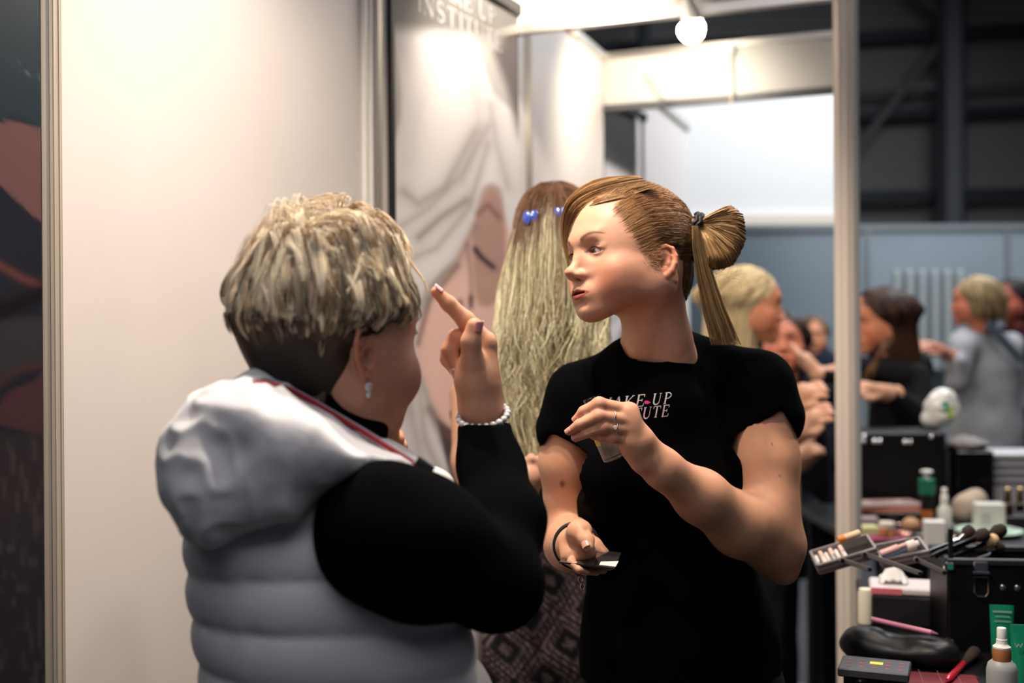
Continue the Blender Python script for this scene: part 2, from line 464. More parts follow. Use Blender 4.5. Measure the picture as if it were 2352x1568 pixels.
# ---------------------------------------------------------------- the young woman in the black t-shirt
YY = 1.80
young = thing('person', 'young woman in a black t-shirt with a ponytail, facing left and holding a small bottle', 'person', (.24, 1.86, 0))
YM = rotz(rad(119))@rotx(rad(3))@roty(rad(7))
YO = P(1508, 606, YY-.06)-YM@np.array([-.072, 0, 0])
yloc = lambda p: (np.asarray(p)-YO)@YM
ywor = lambda V: V@YM.T+YO
def young_neck(F):
    F.add(rc(yloc(P(1490, 640, 1.80)), yloc(P(1512, 800, 1.83)), .054, .050, (1, 0, 0), 1.0), .030)
    F.add(rc(yloc(P(1512, 800, 1.83)), yloc(P(1530, 900, 1.86)), .050, .075), .03)
    F.add(rc(yloc(P(1420, 872, 1.87)), yloc(P(1630, 862, 1.89)), .026, .026), .05)   # shoulders
    F.add(rc(yloc(P(1522, 665, 1.752)), yloc(P(1468, 828, 1.792)), .009, .006), .035)   # neck muscle
F = head_field(.0014, mouth=1., extra=young_neck, lo=(-.15, -.15, -.25), hi=(.15, .135, .15))
HV, HQ = F.mesh(); HV = relax(HV, HQ, 1, .5)
HC = skin_color(HV)
def squeeze(V, f=.85):
    w = sstep(-.06, -.02, V[:, 1])*sstep(-.24, -.13, V[:, 2]); V = V.copy(); d = np.minimum(V[:, 2]-.02, 0); dd = np.where(d < -.117, -.117, d)
    V[:, 2] -= dd*(1-f)*w; return V
HV = ywor(squeeze(HV))
def young_hair():
    c = np.array([0, -.016, .051]); r = np.array([.0815, .1000, .0920])
    H = Field((-.1, -.14, -.09), (.1, .12, .15), .0025)
    H.add(ell((0, -.014, .047), (.0768, .0972, .0875)), 0); H.add(ell((0, -.054, -.012), (.060, .048, .054)), .03)
    H.cut(ell((0, .118, .000), (.098, .066, .084)), .004)
    H.cut(box((0, .06, -.06), (.12, .058, .085)), .01)
    for s in (-1, 1): H.cut(ell((s*.078, .000, -.004), (.02, .030, .034)), .006)
    V, Q = H.mesh()
    n = vnoise(V*np.array([60, 60, 160]))
    col = mixc(np.tile([.07, .034, .014], (len(V), 1)), (.17, .09, .036), sstep(-.3, .8, n)*.7)
    hair = mesh_np('hair', ywor(V), Q, hair_dark, young, col); V_cap = (ywor(V), Q)
    T = np.array([.000, -.110, .068]); tq = nrm((T-c)/r)
    N = 30000; q = rng.normal(size=(N, 3)); q /= np.linalg.norm(q, axis=1)[:, None]
    p = c+q*r
    d = ((p-np.array([0, .118, 0]))/np.array([.098, .066, .084])); inface = (d**2).sum(1) < 1.0
    inface = (d**2).sum(1)**.5 < 1-.22*rng.random(N)**3
    ok = ~inface & ~((p[:, 1] > -.035) & (p[:, 2] < .030)) & (p[:, 2] > -.03)
    # extra roots right along the hairline
    p, q = p[ok], q[ok]
    N = len(p); M = 16; t = np.linspace(0, 1, M)
    ang = np.arccos(np.clip(q@tq, -1, 1)); keepm = ang > .12; p, q, ang = p[keepm], q[keepm], ang[keepm]; N = len(p)
    tt = t[None, :, None]; A = ang[:, None, None]
    path = (np.sin((1-tt)*A)*q[:, None]+np.sin(tt*A)*tq)/np.sin(A)
    # sag below the straight line for the side hair, sweep over the crown
    clump = vnoise(q*7)[:, None]; fine = rng.normal(size=(N, 1))
    path[:, :, 2] += (np.sin(t*PI)[None]*(.04*clump-.06*(q[:, 2:3] < .2)))
    path /= np.linalg.norm(path, axis=2, keepdims=True)
    lift = 1+.012*rng.random((N, 1))+.035*np.sin(t*PI)[None]*(.5+.5*clump)*(q[:, 2:3] > .3)+.02*np.sin(t*PI)[None]*(q[:, 2:3] > 0.5)
    lift *= 1-.035*(1-sstep(0, .18, t))[None]*(q[:, 1:2] > .1)
    Pth = c+path*r*lift[:, :, None]; e_ = Pth-np.array([0, -.014, .047]); l_ = np.linalg.norm(e_/np.array([.0755, .0955, .0862]), axis=2, keepdims=True); k_ = (1-sstep(0, .35, t))[None, :, None]*sstep(.0, .3, q[:, 1])[:, None, None]
    Pth = Pth*(1-k_)+(np.array([0, -.014, .047])+e_/l_*1.006)*k_
    Pth += .0009*np.stack([vnoise(np.stack([path[:, :, 0]*9+k*5, path[:, :, 1]*9, fine*3+path[:, :, 2]*9], -1)) for k in range(3)], -1)
    g = vnoise(q*np.array([22, 6, 22])+3)+.5*rng.normal(size=N)
    base = mixc(np.tile([.20, .092, .036], (N, 1)), (.56, .34, .145), sstep(-.6, 1.4, g))
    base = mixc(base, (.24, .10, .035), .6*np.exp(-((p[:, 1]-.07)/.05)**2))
    base = mixc(base, (.075, .034, .014), .6*sstep(.45, -.1, q[:, 2]))  # darker underlayers, with the shade at sides and back put into the colour
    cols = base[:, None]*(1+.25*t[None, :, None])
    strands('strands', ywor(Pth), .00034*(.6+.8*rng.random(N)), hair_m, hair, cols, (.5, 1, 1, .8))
    n = 6000; q = rng.normal(size=(n*3, 3)); q /= np.linalg.norm(q, axis=1)[:, None]; p = np.array([0, -.054, -.012])+q*np.array([.061, .049, .055])
    ok = (p[:, 2] < .04) & ((p[:, 1] < -.05) | (np.abs(p[:, 0]) > .04)) & (p[:, 1] < -.022); p, q = p[ok][:n], q[ok][:n]; n = len(p)
    mid = (p+T)/2+q*.014; t3 = np.linspace(0, 1, 10)[None, :, None]
    pn = p[:, None]*(1-t3)**2+2*t3*(1-t3)*mid[:, None]+T*t3**2; pn += rng.normal(size=(n, 1, 3))*.0012*(1-t3)
    e0 = (pn-c)/r; L0 = np.linalg.norm(e0, axis=2, keepdims=True); pn = np.where((L0 < 1.01) & (pn[:, :, 2:3] > .01), c+e0/L0*r*1.012, pn)
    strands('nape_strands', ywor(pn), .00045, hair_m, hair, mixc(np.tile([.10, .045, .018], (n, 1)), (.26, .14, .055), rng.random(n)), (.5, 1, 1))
    # baby hairs at the temple and hairline
    n = 2600; a = rng.random(n); x0 = -.050-.020*a; y0 = .064-.050*a+rng.normal(size=n)*.006-.011; z0 = .085-.085*a+rng.normal(size=n)*.006
    root = np.stack([x0, y0, z0], 1); nn = root-np.array([0, -.01, .03]); e = nn/np.array([.0745, .09, .085]); e /= np.linalg.norm(e, axis=1)[:, None]
    hb3 = BVHTree.FromPolygons(HV.tolist(), HQ.tolist()); o3 = ywor(np.array([0, -.01, .035])[None])[0]; dw = (e*np.array([.0725, .0905, .083]))@YM.T; rt = []
    for k_ in range(n):
        h_ = hb3.ray_cast(Vector(o3), Vector(nrm(dw[k_])), .2); rt.append(yloc(np.array(h_[0])) if h_[0] is not None else root[k_])
    root = np.array(rt)+e*.0003
    u = np.linspace(0, 1, 9); ln = (.16+.22*rng.random(n))*np.clip((root[:, 2]-.004)/.042, .10, 1); oc = np.array([0, -.01, .035]); d0 = (root-oc)/np.linalg.norm(root-oc, axis=1)[:, None]; d1 = nrm(T+np.array([0, 0, .01])-oc)
    om = np.arccos(np.clip(d0@d1, -1, 1))[:, None]; pb = np.zeros((n, 9, 3))
    for j in range(9):
        f_ = (u[j]*ln)[:, None]; dj = (np.sin((1-f_)*om)*d0+np.sin(f_*om)*d1)/np.sin(om); dwj = dj@YM.T
        for k_ in range(n):
            h_ = hb3.ray_cast(Vector(o3), Vector(dwj[k_]), .2); rr_ = h_[3] if h_[0] is not None else .085
            pb[k_, j] = oc+dj[k_]*(rr_+.0004+.0030*u[j])
    pb += rng.normal(size=(n, 1, 3))*.0012*u[None, :, None]
    strands('baby_hair', ywor(pb), .00022, hair_m, hair, np.tile([.36, .19, .08], (n, 1)), (.4, 1, .2))
    # hair tie
    tw = ywor(T-np.array([0, .004, 0])); ax = nrm(P(1660, 545, YY)-P(1590, 512, YY))
    A = frame_from(ax, (0, 1, 0)); th = np.linspace(0, 2*PI, 33)[:-1]
    Tc = P(1593, 512, YY+.005)
    for k, (off, rr) in enumerate(((0, .0165), (.006, .0175))):
        pts = Tc+ax*off+(np.cos(th)[:, None]*A[:, 0]*rr+np.sin(th)[:, None]*A[:, 1]*rr)+ax*.002*np.sin(th*9)[:, None]
        V, Fq = tube(pts, .0036, 8, closed=True); mesh_np('hair_tie', V, Fq, mat('hair_tie', (.006, .006, .010), .6), hair, None)
    # looped bun
    B = Field(P(1575, 640, 1.72), P(1715, 455, 1.9), .0022) if False else None
    lo = np.minimum(P(1575, 640, 1.72), P(1715, 455, 1.90)); hi = np.maximum(P(1575, 640, 1.72), P(1715, 455, 1.90))
    B = Field(lo-.01, hi+.01, .0024)
    cB = P(1640, 540, YY+.005)
    B.add(ell(P(1650, 552, YY+.005), (.020, .012, .030), roty(rad(12))), 0); B.add(rc(Tc, P(1640, 540, YY+.005), .008, .012), .012)
    V, Q = B.mesh(); mesh_np('bun_core', V, Q, hair_dark, hair, np.tile([.14, .07, .03], (len(V), 1)))
    N = 8000; a = rng.random(N); th = rad(27)-a*rad(99)+rng.normal(size=N)*.02      # fan angle from the tie in the picture plane
    R0 = np.interp(a, [0, .15, .45, .75, 1], [.058, .071, .079, .086, .074])+.0012*vnoise(np.stack([a*14, a*0, a*0], 1)); dep = rng.random(N)*2-1
    R0 = R0*(1-.10*dep**2)*(1-.025*rng.random(N))
    t = np.linspace(0, 1, 18)
    ux = np.array([1, 0, 0]); uz = np.array([0, 0, 1.]); uy = np.array([0, 1., 0])
    rr = np.interp(t, [0, .2, .5, .72, .84, 1], [.10, .40, .82, 1., 1.0, .88])
    dd = np.interp(t, [0, .2, .5, .7, .85, 1], [.35, .85, 1., .70, .15, -.35])
    thb = th[:, None]+.22*(1-t[None])-.10; dirp = np.cos(thb)[..., None]*ux+np.sin(thb)[..., None]*uz
    near = np.where(dep < .35, -1, 1)*(.55+.45*rng.random(N))
    pb = Tc+ax*.004+dirp*(R0[:, None, None]*rr[None, :, None])+uy*(.030*near[:, None]*dd[None])[:, :, None]
    pb += .0016*vnoise(np.stack([a[:, None]*40+0*t, dep[:, None]*3+0*t, t[None]*2+0*a[:, None]], -1))[:, :, None]*np.array([1, .6, 1])
    pb += rng.normal(size=(N, 1, 3))*.0007
    g = vnoise(np.stack([a*26, dep*2, a*0], 1))+.4*rng.normal(size=N)
    cb = mixc(np.tile([.20, .105, .042], (N, 1)), (.52, .33, .14), sstep(-.8, 1., g))
    strands('bun', pb, .0005*(.6+.8*rng.random(N)), hair_m, hair, cb, (.8, 1, 1, .7))
    # the tail that hangs behind her shoulder
    N = 2600; a = rng.random(N); w = np.clip(rng.normal(size=N)*.5, -1, 1); b = rng.normal(size=N)*.5; t = np.linspace(0, 1, 16)
    cx = np.interp(t, [0, .15, .4, .7, 1], [1596, 1602, 1618, 1640, 1668]); cy = np.interp(t, [0, 1], [518, 792]); hw = np.interp(t, [0, .1, .3, .6, 1], [5, 9, 15, 22, 32])
    end = .80+.22*rng.random(N)
    tt = t[None]*end[:, None]
    X = np.interp(tt, t, cx)+w[:, None]*np.interp(tt, t, hw)*1.05; Yp = np.interp(tt, t, cy)
    D = YY-.018+.006*b[:, None]+np.interp(tt, [0, 1], [.0, .035])
    pt = np.array([0, 0, CAMZ])+CR*((X-1176)/FPX*D)[..., None]+CU*((784-Yp)/FPX*D)[..., None]+np.array([0, 1, 0])*D[..., None]
    pt += .0012*vnoise(np.stack([a[:, None]*30+0*tt, tt*5, w[:, None]*4+0*tt], -1))[..., None]*np.array([1, .5, 0])
    g = vnoise(np.stack([w*9, b*4, a*0], 1))+.5*rng.normal(size=N)
    ct = mixc(np.tile([.26, .15, .062], (N, 1)), (.60, .42, .21), sstep(-.7, 1, g))
    strands('ponytail', pt, .00045*(.6+.8*rng.random(N)), hair_m, hair, ct, (.9, 1, .9, .3))
    # flyaways at the nape and bun
    n = 160; root = np.stack([rng.uniform(1560, 1690, n), rng.uniform(500, 650, n)], 1); u = np.linspace(0, 1, 9)
    fx = []
    for i in range(n):
        x, y = root[i]; an = rng.uniform(-.6, 1.4); ln = rng.uniform(12, 40); k = rng.normal()*.8
        fx.append([P(x+ln*s_*math.cos(an+k*s_), y+ln*s_*math.sin(an+k*s_), YY-.012+rng.normal()*.002) for s_ in u])
    strands('flyaways', np.array(fx), .00016, hair_m, hair, np.tile([.5, .33, .16], (n, 1)))
    # front hair swept over the far temple and the lock down that side of the face
    N = 3000; w = rng.random(N); t = np.linspace(0, 1, 20); e = .55+.5*rng.random(N)
    ox = [1470, 1420, 1378, 1336, 1303, 1290, 1287, 1292, 1303, 1316]; oy = [402, 404, 410, 428, 456, 490, 525, 560, 605, 665]; od = [1.80, 1.81, 1.82, 1.83, 1.845, 1.86, 1.865, 1.87, 1.87, 1.87]
    ix = [1530, 1485, 1435, 1380, 1336, 1318, 1306, 1304, 1311, 1320]; iy = [424, 436, 452, 464, 482, 506, 538, 570, 610, 665]; idp = [1.75, 1.755, 1.77, 1.79, 1.82, 1.85, 1.862, 1.868, 1.87, 1.87]; gt = np.linspace(0, 1, 10)
    tt = (rng.random(N)*.35)[:, None]*0+np.clip(.02+.33*rng.random(N)[:, None]*(w[:, None] > .3)+t[None]*e[:, None], 0, 1)
    tt = np.where(tt >= 1, 1-1e-4*(1-t[None]), tt); W = w[:, None]+.05*vnoise(np.stack([w[:, None]*30+0*tt, tt*4, 0*tt], -1))
    X = np.interp(tt, gt, ox)*(1-W)+np.interp(tt, gt, ix)*W; Yp = np.interp(tt, gt, oy)*(1-W)+np.interp(tt, gt, iy)*W; D = np.interp(tt, gt, od)*(1-W)+np.interp(tt, gt, idp)*W+.003*rng.normal(size=(N, 1))
    pf = np.array([0, 0, CAMZ])+CR*((X-1176)/FPX*D)[..., None]+CU*((784-Yp)/FPX*D)[..., None]+np.array([0, 1, 0])*D[..., None]
    hbv = BVHTree.FromPolygons(HV.tolist(), HQ.tolist()); cb_ = V_cap; hb2 = BVHTree.FromPolygons(cb_[0].tolist(), cb_[1].tolist()); cam_ = np.array([0, 0, CAMZ])
    for i in range(N):
        for j in range(20):
            if Yp[i, j] > 535: continue
            dd = pf[i, j]-cam_; dd /= np.linalg.norm(dd); best = None
            for bv in (hbv, hb2):
                h_ = bv.ray_cast(Vector(cam_+dd), Vector(dd), 1.2)
                if h_[0] is not None and (best is None or h_[3]+1 < best): best = h_[3]+1
            if best is not None: pf[i, j] = cam_+dd*(best-.003-.004*(i % 7)/7)
    pf[:, 1:-1] = (pf[:, :-2]+pf[:, 2:]+pf[:, 1:-1]*2)/4; pf[:, 1:-1] = (pf[:, :-2]+pf[:, 2:]+pf[:, 1:-1]*2)/4
    g = vnoise(np.stack([w*16, w*0, w*0], 1))+.5*rng.normal(size=N)
    strands('front_lock', pf, .00042, hair_m, hair, mixc(np.tile([.17, .08, .03], (N, 1)), (.46, .27, .11), sstep(-.8, 1.2, g)), (.4, 1, 1, .3))
young_hair()
for s in (-1, 1):
    eye_obj(young, YM, YO, s, np.array([.20, 1, -.12]), iris=(.025, .040, .048))
    eyelashes(young, YM, YO, s)
V, Q = Field((-.03, .06, -.07), (.03, .11, -.04), .001).add(box((0, .0835, -.0490), (.014, .006, .0035), r=.003), 0).mesh()
mesh_np('teeth', ywor(V), Q, teeth_m, young)

def Pc(*pts): return [P(*p) for p in pts]
def young_arms():
    F = Field(P(1225, 1400, 1.99)*[1, 0, 1]+[0, 1.56, 0], P(1880, 800, 1.99)*[1, 0, 1]+[0, 1.99, 0], .0023)
    # her left arm (raised)
    F.chain(Pc((1742, 905, 1.89), (1757, 1060, 1.87), (1776, 1240, 1.845)), [.055, .0535, .0455], .02)
    F.add(rc(P(1788, 1270, 1.85), P(1800, 1308, 1.85), .034, .0245), .03)
    F.chain(Pc((1776, 1250, 1.845), (1700, 1205, 1.79), (1610, 1140, 1.735), (1524, 1078, 1.69)), [.046, .0475, .0385, .0275], .022)
    F.add(ell(P(1760, 1185, 1.83), (.03, .04, .05)), .04)
    # back of the hand
    F.add(rc(P(1520, 1072, 1.69), P(1468, 1020, 1.672), .0255, .026, (.25, 1, .1), .78), .02)
    F.add(rc(P(1462, 1010, 1.668), P(1440, 950, 1.665), .020, .0165), .014)
    F.add(rc(P(1478, 1052, 1.68), P(1448, 1012, 1.672), .021, .016), .014)
    fingers = [  # (px,py,Y) chain, radii px
        ([(1448, 945, 1.668), (1376, 927, 1.652), (1340, 944, 1.657), (1323, 962, 1.664)], [16, 13.5, 11, 8]),
        ([(1452, 966, 1.662), (1376, 955, 1.646), (1330, 975, 1.650), (1307, 991, 1.657)], [16, 13, 11, 8.5]),
        ([(1454, 986, 1.662), (1386, 980, 1.648), (1346, 995, 1.652), (1322, 1006, 1.659)], [15, 12.5, 10.5, 8.5]),
        ([(1450, 1012, 1.666), (1408, 1004, 1.656), (1380, 1003, 1.656), (1362, 1001, 1.659)], [14, 11, 10, 8])]
    for pts, r in fingers:
        F.chain(Pc(*pts), [L(x*1.12, 1.65) for x in r], .0026)
    for pts, r in fingers:     # knuckle bulges and creases between
        F.add(ell(P(*pts[1])-[0, .001, 0], L(r[1]+.8, 1.65)), .006)
        a = P(*pts[0]); F.add(ell(a+[.0, -.004, .002], .0085), .012)
    F.chain(Pc((1500, 1062, 1.70), (1450, 1030, 1.712), (1408, 985, 1.712), (1385, 955, 1.705)), [.016, .013, .010, .008], .010)   # thumb behind the bottle
    F.cut(rc(P(1430, 1034, 1.646), P(1444, 1046, 1.648), .001), .010)
    # her right arm (lower, palm up)
    F.chain(Pc((1322, 925, 1.90), (1305, 1060, 1.915), (1306, 1215, 1.93)), [.050, .046, .041], .02)
    F.chain(Pc((1309, 1238, 1.925), (1312, 1250, 1.84), (1322, 1254, 1.74), (1326, 1254, 1.70)), [.042, .0405, .032, .0275], .02)
    F.add(rc(P(1326, 1256, 1.70), P(1336, 1268, 1.655), .024, .021, (0, 0, 1), .85), .014)
    F.chain(Pc((1312, 1244, 1.69), (1330, 1222, 1.650), (1348, 1240, 1.622), (1352, 1256, 1.612)), [.017, .0165, .0098, .0075], .007)
    F.add(ell(P(1334, 1218, 1.648), (.014, .013, .012)), .010)
    F.add(rc(P(1300, 1243, 1.672), P(1306, 1278, 1.655), .012, .012), .012)
    F.chain(Pc((1346, 1240, 1.69), (1366, 1250, 1.685), (1388, 1270, 1.67)), [.012, .010, .008], .006)
    for k, (x0, y0, x1, y1, x2, y2, r) in enumerate([(1330, 1285, 1372, 1302, 1404, 1302, 9.5), (1322, 1290, 1356, 1309, 1388, 1310, 9.5), (1316, 1292, 1342, 1311, 1372, 1315, 9), (1312, 1290, 1330, 1308, 1352, 1314, 8)]):
        d = 1.675-.014*k
        F.chain(Pc((x0, y0, d), (x1, y1, d-.012), (x2, y2, d-.006)), [L(r+3, 1.65), L(r, 1.65), L(r-2, 1.65)], .004)
    F.cut(rc(P(1345, 1216, 1.632), P(1352, 1226, 1.626), .0008), .006)
    V, Q = F.mesh(); V = relax(V, Q, 1, .4)
    n = vnoise(V*45)[:, None]*.05+vnoise(V*150)[:, None]*.03
    col = np.asarray([.63, .325, .20])*(1+n)
    # pinker knuckles and finger tips, nails, two moles
    for pts, r in fingers:
        for q, s_, a in ((pts[1], .010, .35), (pts[3], .013, .55), (pts[0], .009, .2)):
            col = mixc(col, (.60, .20, .12), a*np.exp(-((V-P(*q))**2).sum(1)/s_**2))
    for p_, s_ in ((P(1292, 1112, 1.868), .0042), (P(1775, 1020, 1.815), .0016), (P(1795, 1094, 1.80), .0015), (P(1421, 1027, 1.64), .0022)):
        d = (V-p_)[:, [0, 2]]/np.array([1, 1.5]); col = mixc(col, (.16, .06, .03), .85*np.exp(-((d**2).sum(1)/s_**2)**2)*(V[:, 1] < 1.9))
    return (V, Q), np.clip(col, .002, 1), fingers
(AV, AQ), AC, FING = young_arms()
V, Q = join((HV, HQ), (AV, AQ))
mesh_np('body', V, Q, skin_m, young, np.concatenate([HC, AC]))
def nail(parent, tip, back, r, out, m, name='nail', ln=.0095):
    "a curved nail plate lying on the finger tip; out = direction the nail faces"
    ax = nrm(tip-back); out = nrm(np.asarray(out)-ax*np.dot(out, ax)); sd = np.cross(ax, out); V = []; n, k = 8, 9
    for i in range(n):
        u = i/(n-1); w = 1-.25*max(0, (u-.7)/.3)**2-.15*(1-u)
        for j in range(k):
            b = (j/(k-1)-.5)*1.9*w; V.append(tip+ax*(u-.82)*ln+(out*math.cos(b)+sd*math.sin(b))*(r*1.03)+out*(.0002-r*.12*u*u))
    F = np.array([(i*k+j, i*k+j+1, (i+1)*k+j+1, (i+1)*k+j) for i in range(n-1) for j in range(k-1)])
    o = mesh_np(name, np.array(V), F, m, parent); s = o.modifiers.new('s', 'SOLIDIFY'); s.thickness = .0005; s.offset = 1; return o
nail_m = mat('nail', (.62, .30, .21), rough=.3, coat=.2)
for k, (pts, r) in enumerate(FING):
    nail(young, P(*pts[3])+nrm(P(*pts[3])-P(*pts[2]))*L(r[3], 1.65)*.5, P(*pts[2]), L(r[3], 1.65)*1.02, (-.3, -.75, .55) if k < 3 else (-.1, -.6, .9), nail_m)
nail(young, P(1351, 1259, 1.609), P(1345, 1240, 1.622), .0078, (-.6, -1, .5), nail_m, ln=.011)
# t-shirt
def torso_field(h=.0045):
    F = Field(P(1235, 1600, 1.6)*[1, 0, 1]+[0, 1.64, -.06], P(1880, 740, 2.0)*[1, 0, 1]+[0, 2.06, 0], h)
    F.add(rc(P(1510, 930, 1.90), P(1515, 1075, 1.89), .118, .128, (-.25, 1, 0), .72), 0)
    F.add(rc(P(1515, 1075, 1.89), P(1530, 1240, 1.90), .128, .118, (-.25, 1, 0), .76), .05)
    F.add(rc(P(1530, 1240, 1.90), P(1560, 1480, 1.91), .122, .152, (-.2, 1, 0), .80), .06)
    F.add(rc(P(1560, 1480, 1.91), P(1564, 1640, 1.91), .155, .162, (-.2, 1, 0), .80), .06)
    F.add(ell(P(1408, 1090, 1.815), (.062, .055, .060)), .04); F.add(ell(P(1560, 1095, 1.80), (.064, .058, .060)), .04)
    F.add(rc(P(1440, 850, 1.88), P(1342, 905, 1.905), .036, .050), .03); F.add(rc(P(1585, 818, 1.88), P(1738, 885, 1.89), .040, .056), .03)
    return F
def shirt():
    F = torso_field()
    F.chain(Pc((1740, 892, 1.89), (1760, 960, 1.885)), [.0615, .0635], .02)
    F.chain(Pc((1330, 915, 1.905), (1305, 985, 1.91)), [.056, .0560], .03)
    F.add(rc(P(1500, 880, 1.84), P(1505, 930, 1.83), .075, .08), .05); F.add(rc(P(1655, 1030, 1.89), P(1668, 1130, 1.89), .047, .042), .05)
    F.cut(rc(P(1548, 640, 1.85), P(1500, 776, 1.815), .060, .0515), .003)          # neckline
    R = roty(rad(-32)); F.cut(box(P(1728, 972, 1.86)-R@np.array([0, 0, .075]), (.051, .14, .075), R, .006), .003)
    F.cut(box(P(1283, 1085, 1.90), (.044, .11, .055), roty(rad(28)), .01), .003)
    F.cut(box(P(1550, 1700, 1.9), (.3, .3, .075)), .002)
    V, Q = F.mesh(); N = normals(V, Q)
    n = vnoise(np.stack([V[:, 0]*14, V[:, 1]*9, V[:, 2]*7], 1)); w = np.exp(-((V[:, 2]-1.05)/.18)**2)
    V = V+N*(n*.0035*(.3+w)+.0015*vnoise(V*30))[:, None]
    V = relax(V, Q, 2, .4)
    m = mat('black_jersey', (.0013, .0013, .0017), rough=.95, spec=.04, bump=(1400, .15, .0005))
    return mesh_np('t_shirt', V, Q, m, young), V, Q
tee, TV, TQ = shirt()
tb = BVHTree.FromPolygons(TV.tolist(), TQ.tolist())
# neckline rib, conforming to the edge
# ---- serif capitals for the print (strokes in a unit box)
def letter(ch):
    T, t = .17, .065; out = []
    def st(a, b, w): out.append(('s', a, b, w))
    def sf(x, y, w=.34): out.append(('s', (x-w/2, y), (x+w/2, y), .045))
    def arc(c, rx, ry, a0, a1, w0, w1): out.append(('a', c, rx, ry, a0, a1, w0, w1))
    if ch == 'M': st((.1, 0), (.1, 1), t); st((.1, 1), (.5, .05), T); st((.5, .05), (.9, 1), t); st((.9, 0), (.9, 1), T); sf(.1, .02); sf(.9, .02); sf(.05, .98, .2); sf(.95, .98, .2)
    if ch == 'A': st((.08, 0), (.5, 1), t); st((.5, 1), (.92, 0), T); st((.25, .35), (.75, .35), t); sf(.08, .02); sf(.92, .02)
    if ch == 'K': st((.15, 0), (.15, 1), T); st((.2, .42), (.85, 1), t); st((.36, .56), (.88, 0), T); sf(.15, .02); sf(.15, .98); sf(.85, .98, .26); sf(.9, .02, .26)
    if ch == 'E': st((.18, 0), (.18, 1), T); st((.05, .98), (.8, .98), t); st((.18, .52), (.62, .52), t); st((.05, .02), (.85, .02), t); st((.8, .98), (.8, .78), t); st((.85, .02), (.85, .25), t); st((.62, .4), (.62, .64), t)
    if ch == 'U': st((.15, 1), (.15, .32), T); arc((.5, .34), .35, .33, PI, 2*PI, T, t); st((.85, .32), (.85, 1), t); sf(.15, .98); sf(.85, .98, .28)
    if ch == 'P': st((.18, 0), (.18, 1), T); sf(.18, .02); sf(.12, .98, .24); arc((.4, .73), .38, .245, PI/2, -PI/2, t, t); arc((.45, .73), .34, .2, 1.2, -1.2, .1, .1); st((.18, .98), (.42, .98), t); st((.18, .48), (.42, .48), t)
    if ch == 'R': return letter('P')+[('s', (.45, .48), (.88, 0), T), ('s', (.78, .02), (1.0, .02), .045)]
    if ch == 'I': st((.5, 0), (.5, 1), T); sf(.5, .02); sf(.5, .98)
    if ch == 'N': st((.12, 0), (.12, 1), t); st((.12, 1), (.88, 0), T); st((.88, 0), (.88, 1), t); sf(.12, .02); sf(.1, .98, .24); sf(.88, .98)
    if ch == 'T': st((.5, 0), (.5, 1), T); st((.06, .97), (.94, .97), t); st((.06, .98), (.06, .76), t); st((.94, .98), (.94, .76), t); sf(.5, .02)
    if ch == 'S': arc((.5, .74), .30, .235, .35, PI+.6, t, .12); arc((.5, .74), .30, .235, PI+.6, PI*1.5, .12, T); arc((.5, .26), .33, .24, PI/2, -.6, T, .12); arc((.5, .26), .33, .24, -.6, -PI+.25, .12, t)
    if ch == 'G': arc((.52, .5), .42, .47, .55, PI, t, T); arc((.52, .5), .42, .47, PI, 2*PI-.6, T, t); st((.84, .1), (.84, .45), T); sf(.84, .45)
    if ch == 'O': arc((.5, .5), .4, .47, 0, PI, t, T); arc((.5, .5), .4, .47, PI, 2*PI, T, t)
    return out
def text_polys(txt, shear=0., adv=1.25):
    "list of (points (n,2)) strips, letters on a unit grid"
    V, F = [], []
    x0 = 0
    for ch in txt:
        w = .55 if ch == 'I' else 1
        for s in letter(ch):
            if s[0] == 's': pts = np.linspace(s[1], s[2], 4); ws = np.full(4, s[3])
            else:
                a = np.linspace(s[4], s[5], 12); pts = np.stack([s[1][0]+s[2]*np.cos(a), s[1][1]+s[3]*np.sin(a)], 1); ws = np.linspace(s[6], s[7], 12)
            T = np.gradient(pts, axis=0); T /= np.linalg.norm(T, axis=1, keepdims=True)+1e-9; Nn = np.stack([-T[:, 1], T[:, 0]], 1)
            b = len(V)
            for p, q, wd in zip(pts, Nn, ws):
                for sg in (-1, 1):
                    r = p+q*sg*wd/2
                    if ch == 'I': r = r-[.22, 0]
                    V.append((x0+r[0]+shear*r[1], r[1]))
            F += [(b+2*i, b+2*i+2, b+2*i+3, b+2*i+1) for i in range(len(pts)-1)]
        x0 += adv*w if ch != ' ' else .6
    return np.array(V), F, x0
def print_on(txt, x0, y0, x1, y1, h, name, m, shear=.28, depth=1.8, adv=1.2):
    V, F, W = text_polys(txt, shear, adv)
    if len(V) == 0: return
    W = V[:, 0].max()
    out = []
    for u, v in V:
        px = x0+(x1-x0)*u/W; py = y0+(y1-y0)*u/W-v*h
        p = P(px, py, 1.5); d = nrm(p-np.array([0, 0, CAMZ])); hit = tb.ray_cast(Vector(p), Vector(d), 1.)
        q = np.array(hit[0]) if hit[0] is not None else P(px, py, depth)
        out.append(q-d*.0012)
    return mesh_np(name, np.array(out), np.array(F), m, tee, smooth=False)
pm = mat('print_white', (.66, .63, .62), rough=.7)
print_on('MAKE', 1378, 942, 1482, 932, 27, 'print_lettering', pm, adv=1.28)
print_on('UP', 1497, 930, 1543, 926, 26, 'print_lettering', pm, adv=1.4)
print_on('INSTITUTE', 1364, 974, 1538, 955, 26, 'print_lettering', pm, adv=1.22)
print_on('PRAGUE', 1412, 987, 1478, 979, 9, 'print_lettering', pm, adv=1.4)
dv = []
